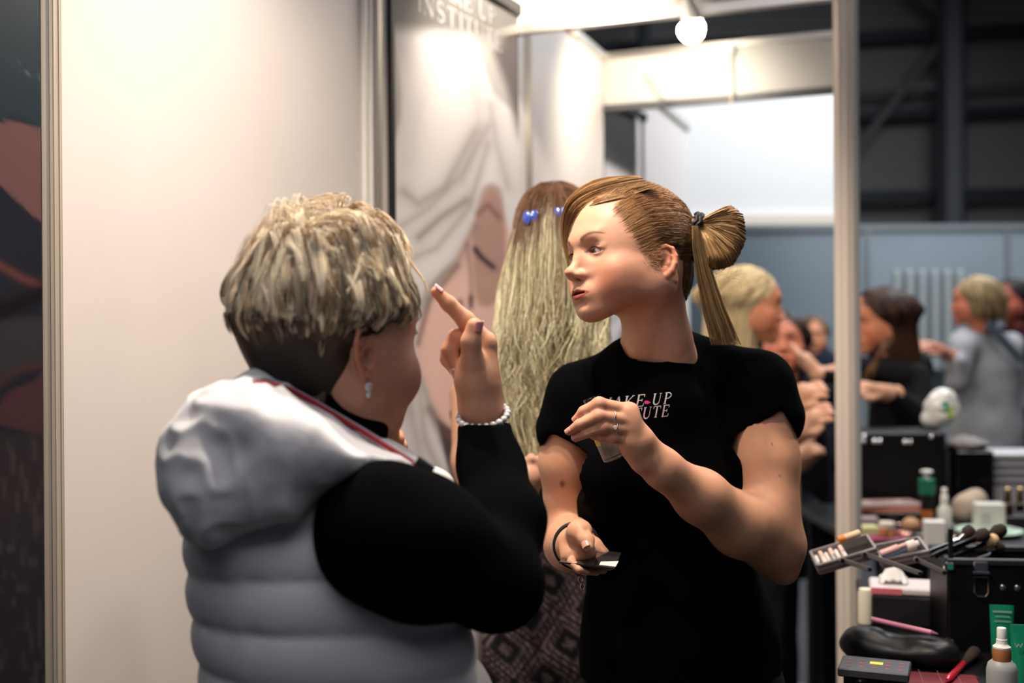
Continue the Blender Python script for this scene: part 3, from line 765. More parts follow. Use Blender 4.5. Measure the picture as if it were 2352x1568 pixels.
for i in range(14):
    a = 2*PI*i/14; px, py = 1487+8*math.cos(a)*(1 if math.cos(a) < 0 else 1.0), 923.5-4.2*math.sin(a)*(1 if math.cos(a) < 0 else 1-math.cos(a)*.8)
    p = P(px, py, 1.5); d = nrm(p-np.array([0, 0, CAMZ])); hit = tb.ray_cast(Vector(p), Vector(d), 1.); dv.append((np.array(hit[0]) if hit[0] is not None else P(px, py, 1.8))-d*.0012)
dot = mesh_np('print_dot', np.array(dv), np.array([list(range(14))[::-1]]), mat('print_pink', (.75, .04, .25), rough=.6), tee, smooth=False)
# trousers and shoes (below the frame)
F = Field((.02, 1.62, -.01), (.60, 2.14, .92), .009)
F.add(rc((.283, 1.91, .92), (.283, 1.91, .80), .158, .165, (0, 1, 0), .78), 0)
for s in (-1, 1):
    F.chain([(.283+s*.08, 1.91, .80), (.283+s*.085, 1.90, .45), (.283+s*.09, 1.92, .09)], [.092, .066, .052], .03)
V, Q = F.mesh(); mesh_np('trousers', V, Q, mat('black_denim', (.006, .006, .008), rough=.8, spec=.2), young)
for s in (-1, 1):
    F = Field((.283+s*.09-.07, 1.64, -.005), (.283+s*.09+.07, 2.02, .13), .005)
    F.add(rc((.283+s*.09, 1.95, .035), (.283+s*.10, 1.74, .030), .040, .038, (0, 0, 1), .85), 0); F.add(rc((.283+s*.09, 1.92, .06), (.283+s*.09, 1.92, .1), .042), .02)
    F.cut(box((.3, 1.8, -.05), (1, 1, .051)), 0)
    V, Q = F.mesh(); mesh_np('shoe', V, Q, mat('shoe_black', (.01, .01, .012), rough=.5), young)
# wrist band, rings
c = P(1324, 1252, 1.722); A = frame_from(P(1326, 1256, 1.68)-P(1312, 1250, 1.84), (1, 0, 0)); th = np.linspace(0, 2*PI, 49)[:-1]
V = []
for a in th:
    for dr, dz in ((.0300, -.006), (.0362, -.0055), (.0362, .0055), (.0300, .006)): V.append(c+A[:, 0]*math.cos(a)*dr+A[:, 1]*math.sin(a)*dr+A[:, 2]*dz)
F4 = [(i*4+j, i*4+(j+1) % 4, ((i+1) % 48)*4+(j+1) % 4, ((i+1) % 48)*4+j) for i in range(48) for j in range(4)]
mesh_np('wristband', np.array(V), np.array(F4)[:, ::-1], mat('band_black', (.004, .004, .004), rough=.6), young)
silver = mat('silver', (.82, .82, .84), rough=.18, metal=1.)
for (px, py, pY, r, st_) in ((1407, 957, 1.652, .0098, 0), (1412, 982, 1.652, .0092, 1)):
    ax = nrm(P(px-30, py-3 if not st_ else py, 1.645)-P(px+30, py+4, 1.66)); A = frame_from(ax, (0, 0, 1)); c = P(px, py, pY)
    pts = c+np.cos(th)[:, None]*A[:, 0]*r+np.sin(th)[:, None]*A[:, 1]*r
    V, Fq = tube(pts, .0009 if not st_ else .0008, 8, closed=True); ring = mesh_np('ring', V, Fq, silver, young)
    if st_:
        mb = MB(); mb.lathe(c+np.array([0, -.0098, .001]), [(.0020, -.0016), (.0034, 0), (.0022, .0014)], frame_from((0, -1, .15), (1, 0, 0)), 8); mb.build('stone', mat('crystal', (.9, .9, .95), rough=.03, trans=.6, ior=1.9), ring)
# ---------------------------------------------------------------- the older woman in the white padded vest, seen from behind
YE = 1.32
elder = thing('person', 'older woman with short ash blond hair and white padded vest, pointing with one hand', 'person', (-.22, 1.30, 0))
EM = rotz(rad(-49))@rotx(rad(-2))@roty(rad(3))
EO = P(850, 812, YE-.055)-EM@np.array([.074, 0, 0])
eloc = lambda p: (np.asarray(p)-EO)@EM
ewor = lambda V: V@EM.T+EO
def elder_neck(F):
    F.add(rc(eloc(P(772, 800, 1.325)), eloc(P(775, 970, 1.31)), .054, .050), .03)
    for s in (-1, 1):
        F.add(ell((s*.046, .052, -.030), (.026, .030, .024)), .02)     # fuller cheeks
        F.add(rc((s*.050, .010, -.055), (s*.018, .055, -.088), .016, .016), .02)
SKE = dict(skin=(.47, .235, .155), blush=(.45, .14, .09), lip=(.36, .10, .08), brow=(.20, .12, .07))
F = head_field(.0018, mouth=.1, extra=elder_neck, lo=(-.12, -.15, -.21), hi=(.12, .135, .15))
V, Q = F.mesh(); EC = skin_color(V, SKE); EHV, EHQ = ewor(V), Q
def hand_field_pointing():
    D = 1.415
    F = Field(P(965, 1010, 1.33), P(1185, 630, 1.50), .0018)
    q = lambda x, y, d=0: P(x, y, D+d)
    F.chain([q(1108, 1000, .01), q(1104, 930, .005), q(1092, 870)], [.0275, .0262, .0262], .01, (0, 1, 0), .85)
    F.add(rc(q(1086, 880, -.008), q(1083, 830, -.012), .0175, .0145), .014)          # thumb mound
    F.add(rc(q(1110, 880, .004), q(1112, 800, .008), .0200, .0165), .014)            # back of hand
    F.chain([q(1084, 835, -.016), q(1082, 785, -.024), q(1090, 748, -.026)], [.0140, .0122, .0098], .005)   # thumb
    F.add(ell(q(1117, 785, .010), (.0105, .014, .0115)), .01)
    F.chain([q(1112, 785, .006), q(1071, 737, .000), q(1030, 697, -.006), q(1002, 670, -.010)], [.0135, .0112, .0092, .0070], .005)   # index
    for k, dz in enumerate((.012, .028, .042)):    # curled fingers behind one another
        x = -3*k; F.chain([q(1105, 800+6*k, dz+.002), q(1048+x, 776+10*k, dz-.006), q(1032+x*.4, 806+9*k, dz-.010), q(1050, 850+3*k, dz-.012)], [.0125, .0112, .0102, .0078], .0035)
    V, Q = F.mesh(); return V, Q, q
PV, PQ, pq = hand_field_pointing()
def fist_left():
    D = 1.47; q = lambda x, y, d=0: P(x, y, D+d)
    F = Field(q(800, 1120, -.12), q(950, 900, .10), .0022)
    F.chain([q(842, 1090, .02), q(858, 1010, .01), q(866, 975)], [.027, .026, .026], .01)
    for k, (x, y, d) in enumerate(((872, 950, -.020), (888, 968, -.004), (900, 985, .010), (908, 1002, .024))):
        F.chain([q(850, 965+10*k, d), q(x, y, d-.004), q(x+10, y+24, d-.012), q(x-14, y+38, d-.014)], [.0115, .0110, .0100, .008], .004)
    F.chain([q(850, 960, -.02), q(880, 972, -.032), q(902, 992, -.032)], [.013, .011, .009], .006)
    return F.mesh()
LV, LQ = fist_left()
V, Q = join((EHV, EHQ), (PV, PQ), (LV, LQ))
def hand_col(V, base=(.63, .325, .20)):
    n = vnoise(V*45)[:, None]*.05+vnoise(V*150)[:, None]*.03; return np.clip(np.asarray(base)*(1+n), .002, 1)
pc = hand_col(PV)
for x, y, d, s_ in ((1071, 737, 0, .010), (1004, 672, -.01, .012), (1040, 778, 0, .012), (1048, 848, 0, .012), (1090, 750, -.02, .008)): pc = mixc(pc, (.62, .19, .11), .5*np.exp(-((V_ := PV-pq(x, y, d))**2).sum(1)/s_**2))
mesh_np('body', V, Q, skin_m, elder, np.concatenate([EC, pc, hand_col(LV)]))
pink = mat('nail_pink', (.86, .38, .42), rough=.35, coat=.2)
nail(elder, pq(1094, 737, -.030), pq(1088, 765, -.026), .0090, (.75, -.62, .0), pink, ln=.014)
nail(elder, pq(995, 663, -.012), pq(1030, 697, -.006), .0070, (.55, -.25, .75), pink, ln=.0125)
nail(elder, pq(1054, 862, .000), pq(1036, 815, .000), .0080, (-.8, -.5, -.1), pink, ln=.013)
for s in (-1, 1): eye_obj(elder, EM, EO, s, np.array([.1, 1, .0]), iris=(.10, .12, .12)); eyelashes(elder, EM, EO, s)
# ear stud
mb = MB(); c = ewor(np.array([.0830, -.006, -.036])[None])[0]; Rr = EM@frame_from((1, .1, 0), (0, 1, 0))
mb.lathe(c, [(.001, -.002), (.0042, -.001), (.0048, .0008), (.0030, .0028)], Rr, 8); mb.lathe(c+np.array([0, 0, -.0085]), [(.001, -.0015), (.0032, -.001), (.0036, .0008), (.0022, .0024)], Rr, 8)
mb.build('earring', mat('crystal', (.9, .9, .95), rough=.03, trans=.6, ior=1.9), elder)
# ---- short layered hair
def elder_hair():
    c = np.array([0, -.016, .052]); r = np.array([.082, .103, .094])
    H = Field((-.12, -.15, -.12), (.12, .12, .17), .003)
    H.add(ell(c, r), 0); H.add(rc((0, -.045, .03), (0, -.026, -.06), .066, .050), .04)
    H.cut(ell((0, .118, -.020), (.13, .092, .098)), .006)
    for s in (-1, 1): H.cut(ell((s*.085, .004, -.018), (.030, .032, .036)), .008); H.cut(ell((s*.062, .02, -.08), (.03, .05, .05)), .008)
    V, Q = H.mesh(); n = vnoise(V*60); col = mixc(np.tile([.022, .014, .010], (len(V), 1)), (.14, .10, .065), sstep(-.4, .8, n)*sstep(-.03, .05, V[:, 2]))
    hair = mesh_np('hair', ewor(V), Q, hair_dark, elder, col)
    crown = nrm(np.array([.0, -.35, .9]))
    def layer(N, zlo, zhi, ln, lift, colA, colB, rr, name, seed, front=False, droop=.9, cl=1., vol=1.):
        g = np.random.default_rng(seed); q = g.normal(size=(N*6, 3)); q /= np.linalg.norm(q, axis=1)[:, None]; p = c+q*r
        d = ((p-np.array([0, .118, -.02]))/np.array([.13, .092, .098]))
        ok = ((d**2).sum(1) > 1) & (p[:, 2] > zlo) & (p[:, 2] < zhi) & ~((p[:, 1] > -.03) & (p[:, 2] < .035))
        q, p = q[ok][:N], p[ok][:N]; N = len(q); M = 13
        # clump noise: neighbours share a direction
        cn = np.stack([vnoise(q*5+k*7.3) for k in range(3)], 1); cf = np.stack([vnoise(q*13+k*5.1) for k in range(3)], 1); rnd = g.normal(size=(N, 3))
        tang = q-crown*(q@crown)[:, None]; tang /= np.linalg.norm(tang, axis=1)[:, None]+1e-6
        fwd = np.array([.25, .9, 0])*sstep(.2, .9, q[:, 1])[:, None]*.6
        gi = g.choice(N, max(60, N//30), replace=False); own = np.concatenate([((q[a:a+2000, None]-q[gi][None])**2).sum(-1).argmin(1) for a in range(0, N, 2000)]); rv = g.normal(size=(len(gi), 3))[own]; rl = g.normal(size=len(gi))[own]; rp = g.random(len(gi))[own]*6
        dirv = tang*1.0+q*(lift+.18*cn[:, :1]+.16*rl[:, None])+fwd+.30*cl*cn+.40*cl*rv+.05*rnd
        dirv /= np.linalg.norm(dirv, axis=1)[:, None]
        Lh = ln*(1+.30*rl*.5+.10*g.normal(size=N)); st = Lh/(M-1); pos = p.copy(); out = [pos.copy()]
        down = np.array([0, .10, -1.]); sw = .35*cn[:, [1, 2, 0]]
        for k in range(1, M):
            dirv = dirv+(down*droop*.16+sw*.10*(k/M)-q*.02); dirv /= np.linalg.norm(dirv, axis=1)[:, None]
            pos = pos+dirv*st[:, None]
            e = (pos-c)/r; l = np.linalg.norm(e, axis=1)+1e-9; ez = e[:, 2]/l
            lmin = 1.012+.05*(k/M)*vol; lmax = (1.05+.05*(k/M)+.30*sstep(.40, 1., ez))*(1+.05*cf[:, 2]); lmax = np.where(ez < -.15, 9., np.maximum(lmax, lmin+.02))
            ln2 = np.clip(l, np.where(pos[:, 2] > .0, lmin, 0), lmax); pos = c+e/l[:, None]*r*ln2[:, None]
            cy = -.040+.020*sstep(.02, -.035, pos[:, 2]); dx, dy = pos[:, 0], pos[:, 1]-cy; xn = np.maximum(np.hypot(dx/.95, dy), 1e-6); lo_ = .064-.012*sstep(.02, -.04, pos[:, 2]); hi_ = .097-.039*sstep(.065, -.035, pos[:, 2])+.004*cf[:, 2]
            tg = np.clip(xn, lo_, np.maximum(hi_, lo_+.002)); wgt = sstep(.05, .02, pos[:, 2]); f_ = 1+(tg/xn-1)*wgt
            pos[:, 0] = dx*f_; pos[:, 1] = cy+dy*f_
            out.append(pos.copy())
        path = np.stack(out, 1); G = path[gi][own]; u = sstep(.1, 1, np.linspace(0, 1, M))[None, :, None]*(.55+.4*g.random((N, 1, 1))); tg_ = G+(path[:, :1]-G[:, :1])*(1-.8*np.linspace(0, 1, M))[None, :, None]; path = path*(1-u)+tg_*u
        uu = np.linspace(0, 1, M)[None]; path = path+(.0035*cl*np.sin(uu*5+rp[:, None])*uu)[:, :, None]*rv[:, None]; gm = .75*g.normal(size=len(gi))[own]+.25* cf[:, 1]*1.1+.35*g.normal(size=N)+cn[:, 0]*.5
        A = mixc(np.tile(colA, (N, 1)), colB, sstep(-1., 1., gm)); u = np.linspace(0, 1, M)
        cols = A[:, None]*(.95+.35*u[None, :, None])
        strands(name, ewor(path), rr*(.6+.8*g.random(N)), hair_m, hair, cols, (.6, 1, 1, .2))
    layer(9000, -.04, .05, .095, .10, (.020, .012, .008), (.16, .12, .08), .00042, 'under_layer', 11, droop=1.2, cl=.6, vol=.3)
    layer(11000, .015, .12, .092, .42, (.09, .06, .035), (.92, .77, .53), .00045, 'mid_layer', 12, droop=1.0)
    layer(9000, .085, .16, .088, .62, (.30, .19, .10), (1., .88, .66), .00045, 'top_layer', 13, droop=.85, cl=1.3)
    layer(450, .03, .16, .070, .95, (.4, .3, .2), (.8, .7, .55), .00018, 'stray_hairs', 14, droop=.5, cl=1.6)
    n = 5000; th = rng.uniform(0, 2*PI, n); z0 = rng.uniform(-.062, .02, n); ok = (np.sin(th) < .25); th, z0 = th[ok], z0[ok]; n = len(th)
    u = np.linspace(0, 1, 7); z = z0[:, None]-.030*u[None]*(.5+rng.random((n, 1))); thh = th[:, None]+.10*rng.normal(size=(n, 1))*u
    R_ = .0705-.016*sstep(.03, -.055, z)+.003*u[None]*rng.random((n, 1)); cy = -.042+.018*sstep(.02, -.05, z); pth = np.stack([R_*.98*np.cos(thh), cy+R_*np.sin(thh), z], -1)
    ok = ~((np.abs(pth[:, 0, 0]) > .045) & (pth[:, 0, 1] > -.040)); pth = pth[ok]
    strands('nape_hair', ewor(pth), .0004, hair_m, hair, mixc(np.tile([.018, .011, .008], (len(pth), 1)), (.10, .065, .04), rng.random(len(pth))**2), (1, 1, .3))
elder_hair()
# ---- sweater: black, arm raised, stand collar
def sweater():
    F = Field(P(560, 1600, 1.0)*[1, 0, 1]+[0, .98, -.12], P(1260, 860, 1.50)*[1, 0, 1]+[.03, 1.56, .04], .0045)
    F.add(rc(P(760, 1180, 1.30), P(760, 1500, 1.29), .105, .12), 0)
    F.chain([P(882, 1234, 1.165), P(970, 1265, 1.175), P(1128, 1328, 1.24)], [.0705, .068, .0515], .03)
    F.add(rc(P(880, 1180, 1.19), P(980, 1170, 1.24), .046, .030), .05)
    F.chain([P(1132, 1318, 1.25), P(1158, 1200, 1.32), P(1126, 1075, 1.385), P(1114, 990, 1.41)], [.050, .046, .039, .0335], .02)
    F.add(ell(P(1140, 1345, 1.24), (.044, .045, .040)), .03)
    F.cut(rc(P(1116, 990, 1.41)+[0, 0, .014], P(1114, 960, 1.41)+[0, 0, .05], .0275, .03), .002)
    F.cut(box(P(1112, 968, 1.41)+[0, 0, .05], (.06, .06, .05), roty(rad(-4))), .004)
    V, Q = main_piece(*F.mesh()); N = normals(V, Q)
    arm = np.array([1., .2, 1.]); n = vnoise(np.stack([V[:, 0]*12+V[:, 2]*5, V[:, 1]*10, V[:, 2]*26], 1)); n2 = vnoise(V*16)
    V = V+N*(n*.0030+n2*.0025)[:, None]
    m = mat('black_knit', (.0013, .0014, .0020), rough=.95, spec=.03, bump=(700, .3, .001))
    mesh_np('sweater', relax(V, Q, 1, .4), Q, m, elder)
    F = Field(ewor(np.array([[0, -.02, -.10]]))[0]-.13, ewor(np.array([[0, -.02, -.10]]))[0]+.13, .003)
    a, b = P(760, 885, 1.318), P(772, 985, 1.31); F.add(rc(a, b, .0600, .0600), 0); R_ = roty(rad(24)); F.cut(box(P(755, 878, 1.31)+R_@np.array([0, 0, .15]), (.3, .3, .15), R_), .003)
    V, Q = F.mesh(); mesh_np('collar', V, Q, m, elder)
sweater()
# ---- vest: quilted body, arm hole, hood lying on the back
def vest():
    F = Field(np.array([P(340, 900, 1.3)[0], .96, .76]), np.array([P(1160, 900, 1.3)[0], 1.60, P(0, 850, 1.3)[2]]), .0045)
    F.add(rc(P(738, 1280, 1.28), P(740, 1330, 1.28), .130, .134, (.3, 1, 0), .85), 0)
    F.add(rc(P(738, 1330, 1.28), P(778, 1660, 1.28), .134, .152, (.3, 1, 0), .90), .06)
    F.add(ell(P(592, 1160, 1.27), (.065, .09, .09)), .05)
    F.add(rc(P(640, 1020, 1.27), P(905, 1075, 1.29), .040, .030), .03)
    F.add(rc(P(905, 1075, 1.29), P(990, 1120, 1.34), .030, .024), .03)
    F.add(rc(P(900, 1520, 1.25), P(960, 1660, 1.29), .075, .085), .05)
    R_ = roty(rad(30.7)); F.cut(box(P(812, 978, 1.3)+R_@np.array([0, 0, .15]), (.3, .3, .15), R_), .006)
    fo = F.f.copy()
    V, Q = F.mesh(); return F
def vest_build():
    F = vest()
    R = roty(rad(8))
    F.cut(box((0, 1.3, .60), (2, 2, .165)), .003)
    V, Q = F.mesh(); N = normals(V, Q)
    # quilting: horizontal tubes, pinched seams, small puckers
    z = V[:, 2]+.010*np.sin(V[:, 0]*9)+.012*vnoise(V*5)+.05*(V[:, 0]+.3)*0; ph = (z-.80)/.052*PI
    tubes = np.abs(np.sin(ph))**.55; pk = vnoise(np.stack([V[:, 0]*45, V[:, 1]*45, z*9], 1))
    V = V+N*(.0070*tubes-.003+.0022*pk*(1.1-tubes)+.0050*vnoise(V*9))[:, None]
    V = relax(V, Q, 1, .4)
    m = mat('white_nylon', (.70, .69, .70), rough=.55, spec=.35, sheen=.15, bump=(160, .10, .003))
    v = mesh_np('vest', V, Q, m, elder)
    # hood
    H = Field(np.array([P(350, 900, 1.2)[0], .98, 1.10]), np.array([P(1040, 900, 1.35)[0], 1.50, P(0, 840, 1.3)[2]]), .0035)
    H.add(ell(P(512, 1085, 1.20), (.053, .075, .064)), 0)
    H.add(ell(P(560, 995, 1.22), (.066, .08, .050), roty(rad(-20))), .03)
    H.add(rc(P(478, 1165, 1.17), P(640, 1100, 1.15), .026, .030), .03)
    H.add(rc(P(468, 1180, 1.165), P(500, 1208, 1.155), .022, .012), .02)
    H.add(rc(P(640, 1105, 1.15), P(775, 1060, 1.15), .030, .018), .025)
    H.add(ell(P(680, 995, 1.19), (.085, .07, .042), roty(rad(18))), .03)
    H.add(rc(P(600, 903, 1.26), P(700, 935, 1.24), .016, .024), .03)
    H.add(rc(P(700, 950, 1.22), P(860, 1030, 1.22), .032, .019), .03)
    H.add(rc(P(860, 1030, 1.22), P(985, 1086, 1.27), .019, .010), .02)
    R_ = roty(rad(30.7)); H.cut(box(P(812, 974, 1.3)+R_@np.array([0, 0, .15]), (.3, .3, .15), R_), .005)
    H.cut(rc(ewor(np.array([[.004, -.015, -.03]]))[0], P(785, 940, 1.31), .064, .068), .008)
    V, Q = H.mesh(); N = normals(V, Q)
    n = vnoise(V*np.array([14, 14, 22])); n2 = vnoise(V*38); n3 = vnoise(V*np.array([8, 8, 9])+4)
    V = V+N*(.006*(1-np.abs(n)*2)+.0035*(1-2*np.abs(n2))*sstep(.0, -.2, V[:, 0]+.1)+.006*n3)[:, None]
    V = relax(V, Q, 1, .4); hood = mesh_np('hood', V, Q, m, elder)
    hb = BVHTree.FromPolygons(V.tolist(), Q.tolist())
    # piping along the hood opening: white edge, navy tape, red zip tape
    def along(pts, r, name, mm, off):
        cv = smoothcurve([P(x, y, 1.2) for x, y in pts], 60); out = []
        for p in cv:
            d = nrm(p-np.array([0, 0, CAMZ])); h = hb.ray_cast(Vector(np.array([0, 0, CAMZ])+d*.8), Vector(d), 1.)
            out.append(np.array(h[0])-d*off if h[0] is not None else None)
        good = [o for o in out if o is not None]
        if len(good) < 8: print('piping miss', name, len(good)); return
        g = np.array(good); 
        for _ in range(6): g[1:-1] = (g[:-2]+g[2:]+2*g[1:-1])/4
        V, Fq = tube(g, r, 8); mesh_np(name, V, Fq, mm, hood)
    redm = mat('zip_red', (.32, .010, .022), rough=.6); navy = mat('tape_navy', (.02, .022, .035), rough=.7); grey = mat('tape_grey', (.35, .36, .40), rough=.6)
    ed = [(582, 868), (640, 874), (700, 886), (760, 918), (810, 955), (860, 990), (905, 1022), (945, 1048), (972, 1070)]
    along([(x-3, y+11) for x, y in ed], .0028, 'zip_tape', redm, -.001)
    along([(x+0, y+3) for x, y in ed], .0026, 'edge_tape', grey, -.001)
    # zip slider
    mb = MB(); c = P(975, 1068, 1.20); A = frame_from(nrm(P(1010, 1090, 1.2)-P(960, 1055, 1.2)), (0, 1, 0))
    mb.box(c, (.006, .010, .022), A, .001); mb.tube(c+A@np.array([[.0, 0, .010], [.004, 0, .018], [0, 0, .026], [-.004, 0, .018]]).T.T.dot(np.eye(3)) if False else np.array([c+A@np.array(v) for v in ((0, -.004, .008), (.004, -.006, .016), (0, -.004, .026), (-.004, -.006, .016))]), .0013, 6, closed=True)
    mb.build('zip_slider', silver, v)
vest_build()
# bracelet of white beads
c = P(1110, 953, 1.410); ax = nrm(P(1104, 930, 1.42)-P(1114, 1000, 1.425)+np.array([0, -.014, 0])); A = frame_from(ax, (1, 0, 0))
bm = mat('pearl', (.62, .60, .60), rough=.22, coat=.5, noise=(60, .25)); th = np.linspace(0, 2*PI, 23)[:-1]
cord = None; pts = [c+A[:, 0]*math.cos(a)*.0305+A[:, 1]*math.sin(a)*.0290 for a in th]
V, Fq = tube(np.array(pts), .0008, 6, closed=True); br = mesh_np('bracelet', V, Fq, mat('cord', (.5, .45, .42)), elder)
for i, p in enumerate(pts):
    mb = MB(); rr = .0042; prof = [(rr*math.sin(a)+1e-5, -rr*math.cos(a)) for a in np.linspace(.08, PI-.08, 9)]
    mb.lathe(p, prof, frame_from(pts[(i+1) % 22]-pts[i-1], (0, 0, 1)), 12); mb.build('bead', bm, br, smooth=True)
# trousers and shoes
F = Field((-.42, 1.02, -.01), (.06, 1.56, .86), .009)
F.add(rc((-.19, 1.28, .84), (-.19, 1.28, .76), .155, .16, (0, 1, 0), .8), 0)
for s in (-1, 1): F.chain([(-.19+s*.08, 1.28, .76), (-.19+s*.085, 1.27, .43), (-.19+s*.09, 1.29, .08)], [.095, .070, .055], .03)
V, Q = F.mesh(); mesh_np('trousers', V, Q, mat('navy_denim', (.012, .014, .022), rough=.85, spec=.2), elder)
for s in (-1, 1):
    F = Field((-.19+s*.09-.08, 1.16, -.005), (-.19+s*.09+.08, 1.54, .13), .005)
    F.add(rc((-.19+s*.09, 1.24, .035), (-.19+s*.10, 1.44, .030), .040, .038, (0, 0, 1), .85), 0); F.add(rc((-.19+s*.09, 1.28, .06), (-.19+s*.09, 1.28, .1), .044), .02); F.cut(box((0, 1.3, -.05), (1, 1, .051)), 0)
    V, Q = F.mesh(); mesh_np('shoe', V, Q, mat('shoe_black', (.01, .01, .012), rough=.5), elder)
# ---------------------------------------------------------------- the woman with long bleached hair, back to the camera
YL = 2.35
longw = thing('person', 'woman seen from behind with long bleached hair, two blue clips and patterned trousers', 'person', (.09, 2.35, 0))
LM = rotz(rad(-8)); LO = P(1277, 572, YL)
lwor = lambda V: V@LM.T+LO
LOWF = head_field(.0032, mouth=.2, lo=(-.095, -.125, -.135), hi=(.095, .135, .150), extra=lambda F: F.add(rc((0, -.02, -.03), (0, -.03, -.15), .052, .055), .03))
LOWV, LOWQ = LOWF.mesh(); LOWC = skin_color(LOWV)
def body_mesh(parent, M, O, arms, base=(.55, .30, .20), h=.004, col=None):
    "arms: list of (pts, radii, k) in world space"
    parts = [(LOWV@M.T+O, LOWQ)]; cols = [LOWC if col is None else np.clip(LOWC*np.asarray(col), 0, 1)]
    for chains in arms:
        al = np.concatenate([np.array(c[0]) for c in chains]); mr = max(max(c[1]) for c in chains)+.012
        F = Field(al.min(0)-mr, al.max(0)+mr, h)
        for pts, r, k in chains: F.chain(pts, r, k)
        V, Q = F.mesh(); parts.append((V, Q)); cols.append(hand_col(V, base))
    V, Q = join(*parts); return mesh_np('body', V, Q, skin_m, parent, np.concatenate(cols))
def hand_chains(wrist, tip, side, r=.0105, spread=(0, 0, .012), curl=(0, 0, -.02)):
    "palm and five fingers from wrist towards tip; side = across the palm"
    w = np.asarray(wrist); d = np.asarray(tip)-w; s = nrm(side); c = np.asarray(curl); out = [([w, w+d*.45], [.025, .027], .012)]
    for k in range(4):
        o = s*(k-1.5)*.018; f = 1-.06*abs(k-1.2)
        out.append(([w+d*.42+o*.8, w+d*.72*f+o+c*.2, w+d*.9*f+o+c*.7, w+d*f+o+c*1.3], [.012, .0095, .0085, .007], .004))
    out.append(([w+d*.1-s*.02, w+d*.38-s*.042, w+d*.58-s*.040+c*.4], [.013, .0105, .008], .006))
    return out
wr = P(1100, 1250, 2.20)
body_mesh(longw, LM, LO, [[([P(1080, 905, 2.38), P(1082, 1060, 2.34), P(1100, 1180, 2.33)], [.043, .038, .034], .02), ([P(1100, 1180, 2.33), P(1150, 1200, 2.2), P(1200, 1150, 2.12)], [.034, .030, .024], .02)]+hand_chains(P(1200, 1150, 2.12), P(1235, 1020, 2.10), (1, 0, 0)),
    [([P(1480, 905, 2.38), P(1490, 1060, 2.34), P(1475, 1190, 2.33), P(1460, 1380, 2.3)], [.043, .038, .034, .024], .02)]+hand_chains(P(1460, 1380, 2.30), P(1458, 1560, 2.28), (0, 1, 0))])
def long_body():
    F = Field(P(1000, 1300, 2.1)*[1, 0, 1]+[0, 2.12, 0], P(1560, 800, 2.5)*[1, 0, 1]+[0, 2.58, .02], .006)
    F.add(rc(P(1283, 960, 2.36), P(1285, 1200, 2.36), .135, .125, (0, 1, 0), .72), 0)
    F.add(rc(P(1150, 885, 2.37), P(1420, 885, 2.37), .055, .055), .05); F.add(rc(P(1277, 760, 2.37), P(1280, 880, 2.37), .058, .075), .04)
    F.chain([P(1120, 895, 2.37), P(1088, 950, 2.38)], [.060, .050], .03); F.chain([P(1440, 895, 2.37), P(1478, 950, 2.38)], [.060, .050], .03)
    F.cut(box(P(1277, 700, 2.37), (.2, .2, .075)), .004)
    V, Q = F.mesh(); V = V+normals(V, Q)*(.003*vnoise(V*15))[:, None]
    mesh_np('top', V, Q, mat('black_cotton', (.002, .002, .003), rough=.95, spec=.05), longw)
    F = Field((-.10, 2.16, .02), (.30, 2.56, 1.13), .0065)
    c = P(1290, 1300, 2.35)
    F.add(rc(c, P(1290, 1480, 2.35), .125, .150, (0, 1, 0), .80), 0)
    for s in (-1, 1): F.chain([P(1290, 1480, 2.35)+[s*.065, 0, 0], (c[0]+s*.085, 2.35, .45), (c[0]+s*.085, 2.35, .08)], [.098, .062, .05], .03)
    V, Q = F.mesh()
    # woven diamonds
    a = rad(33); X, Z = V[:, 0]-c[0]+.45*(V[:, 1]-2.35)*0, V[:, 2]; u = (X*math.cos(a)-Z*math.sin(a))/.098; v = (X*math.sin(a)+Z*math.cos(a))/.082
    fu, fv = np.abs(u-np.floor(u)-.5), np.abs(v-np.floor(v)-.5); d = np.maximum(fu, fv)*2
    ring = np.exp(-((d-.86)/.05)**2)+.8*np.exp(-((d-.62)/.06)**2)+.5*(d < .22)
    n = .6+.4*vnoise(V*90); col = mixc(np.tile([.010, .009, .011], (len(V), 1)), (.26, .19, .20), np.clip(ring*n, 0, 1))
    mesh_np('trousers', V, Q, mat('pattern_knit', attr=True, rough=.9, spec=.15), longw, col)
    for s in (-1, 1):
        F = Field((c[0]+s*.085-.07, 2.26, -.005), (c[0]+s*.085+.07, 2.56, .12), .006)
        F.add(rc((c[0]+s*.085, 2.32, .035), (c[0]+s*.09, 2.48, .030), .040, .036, (0, 0, 1), .85), 0); F.add(rc((c[0]+s*.085, 2.35, .05), (c[0]+s*.085, 2.35, .09), .042), .02); F.cut(box((0, 2.4, -.05), (1, 1, .051)), 0)
        V, Q = F.mesh(); mesh_np('shoe', V, Q, mat('shoe_black', (.01, .01, .012), rough=.5), longw)
long_body()
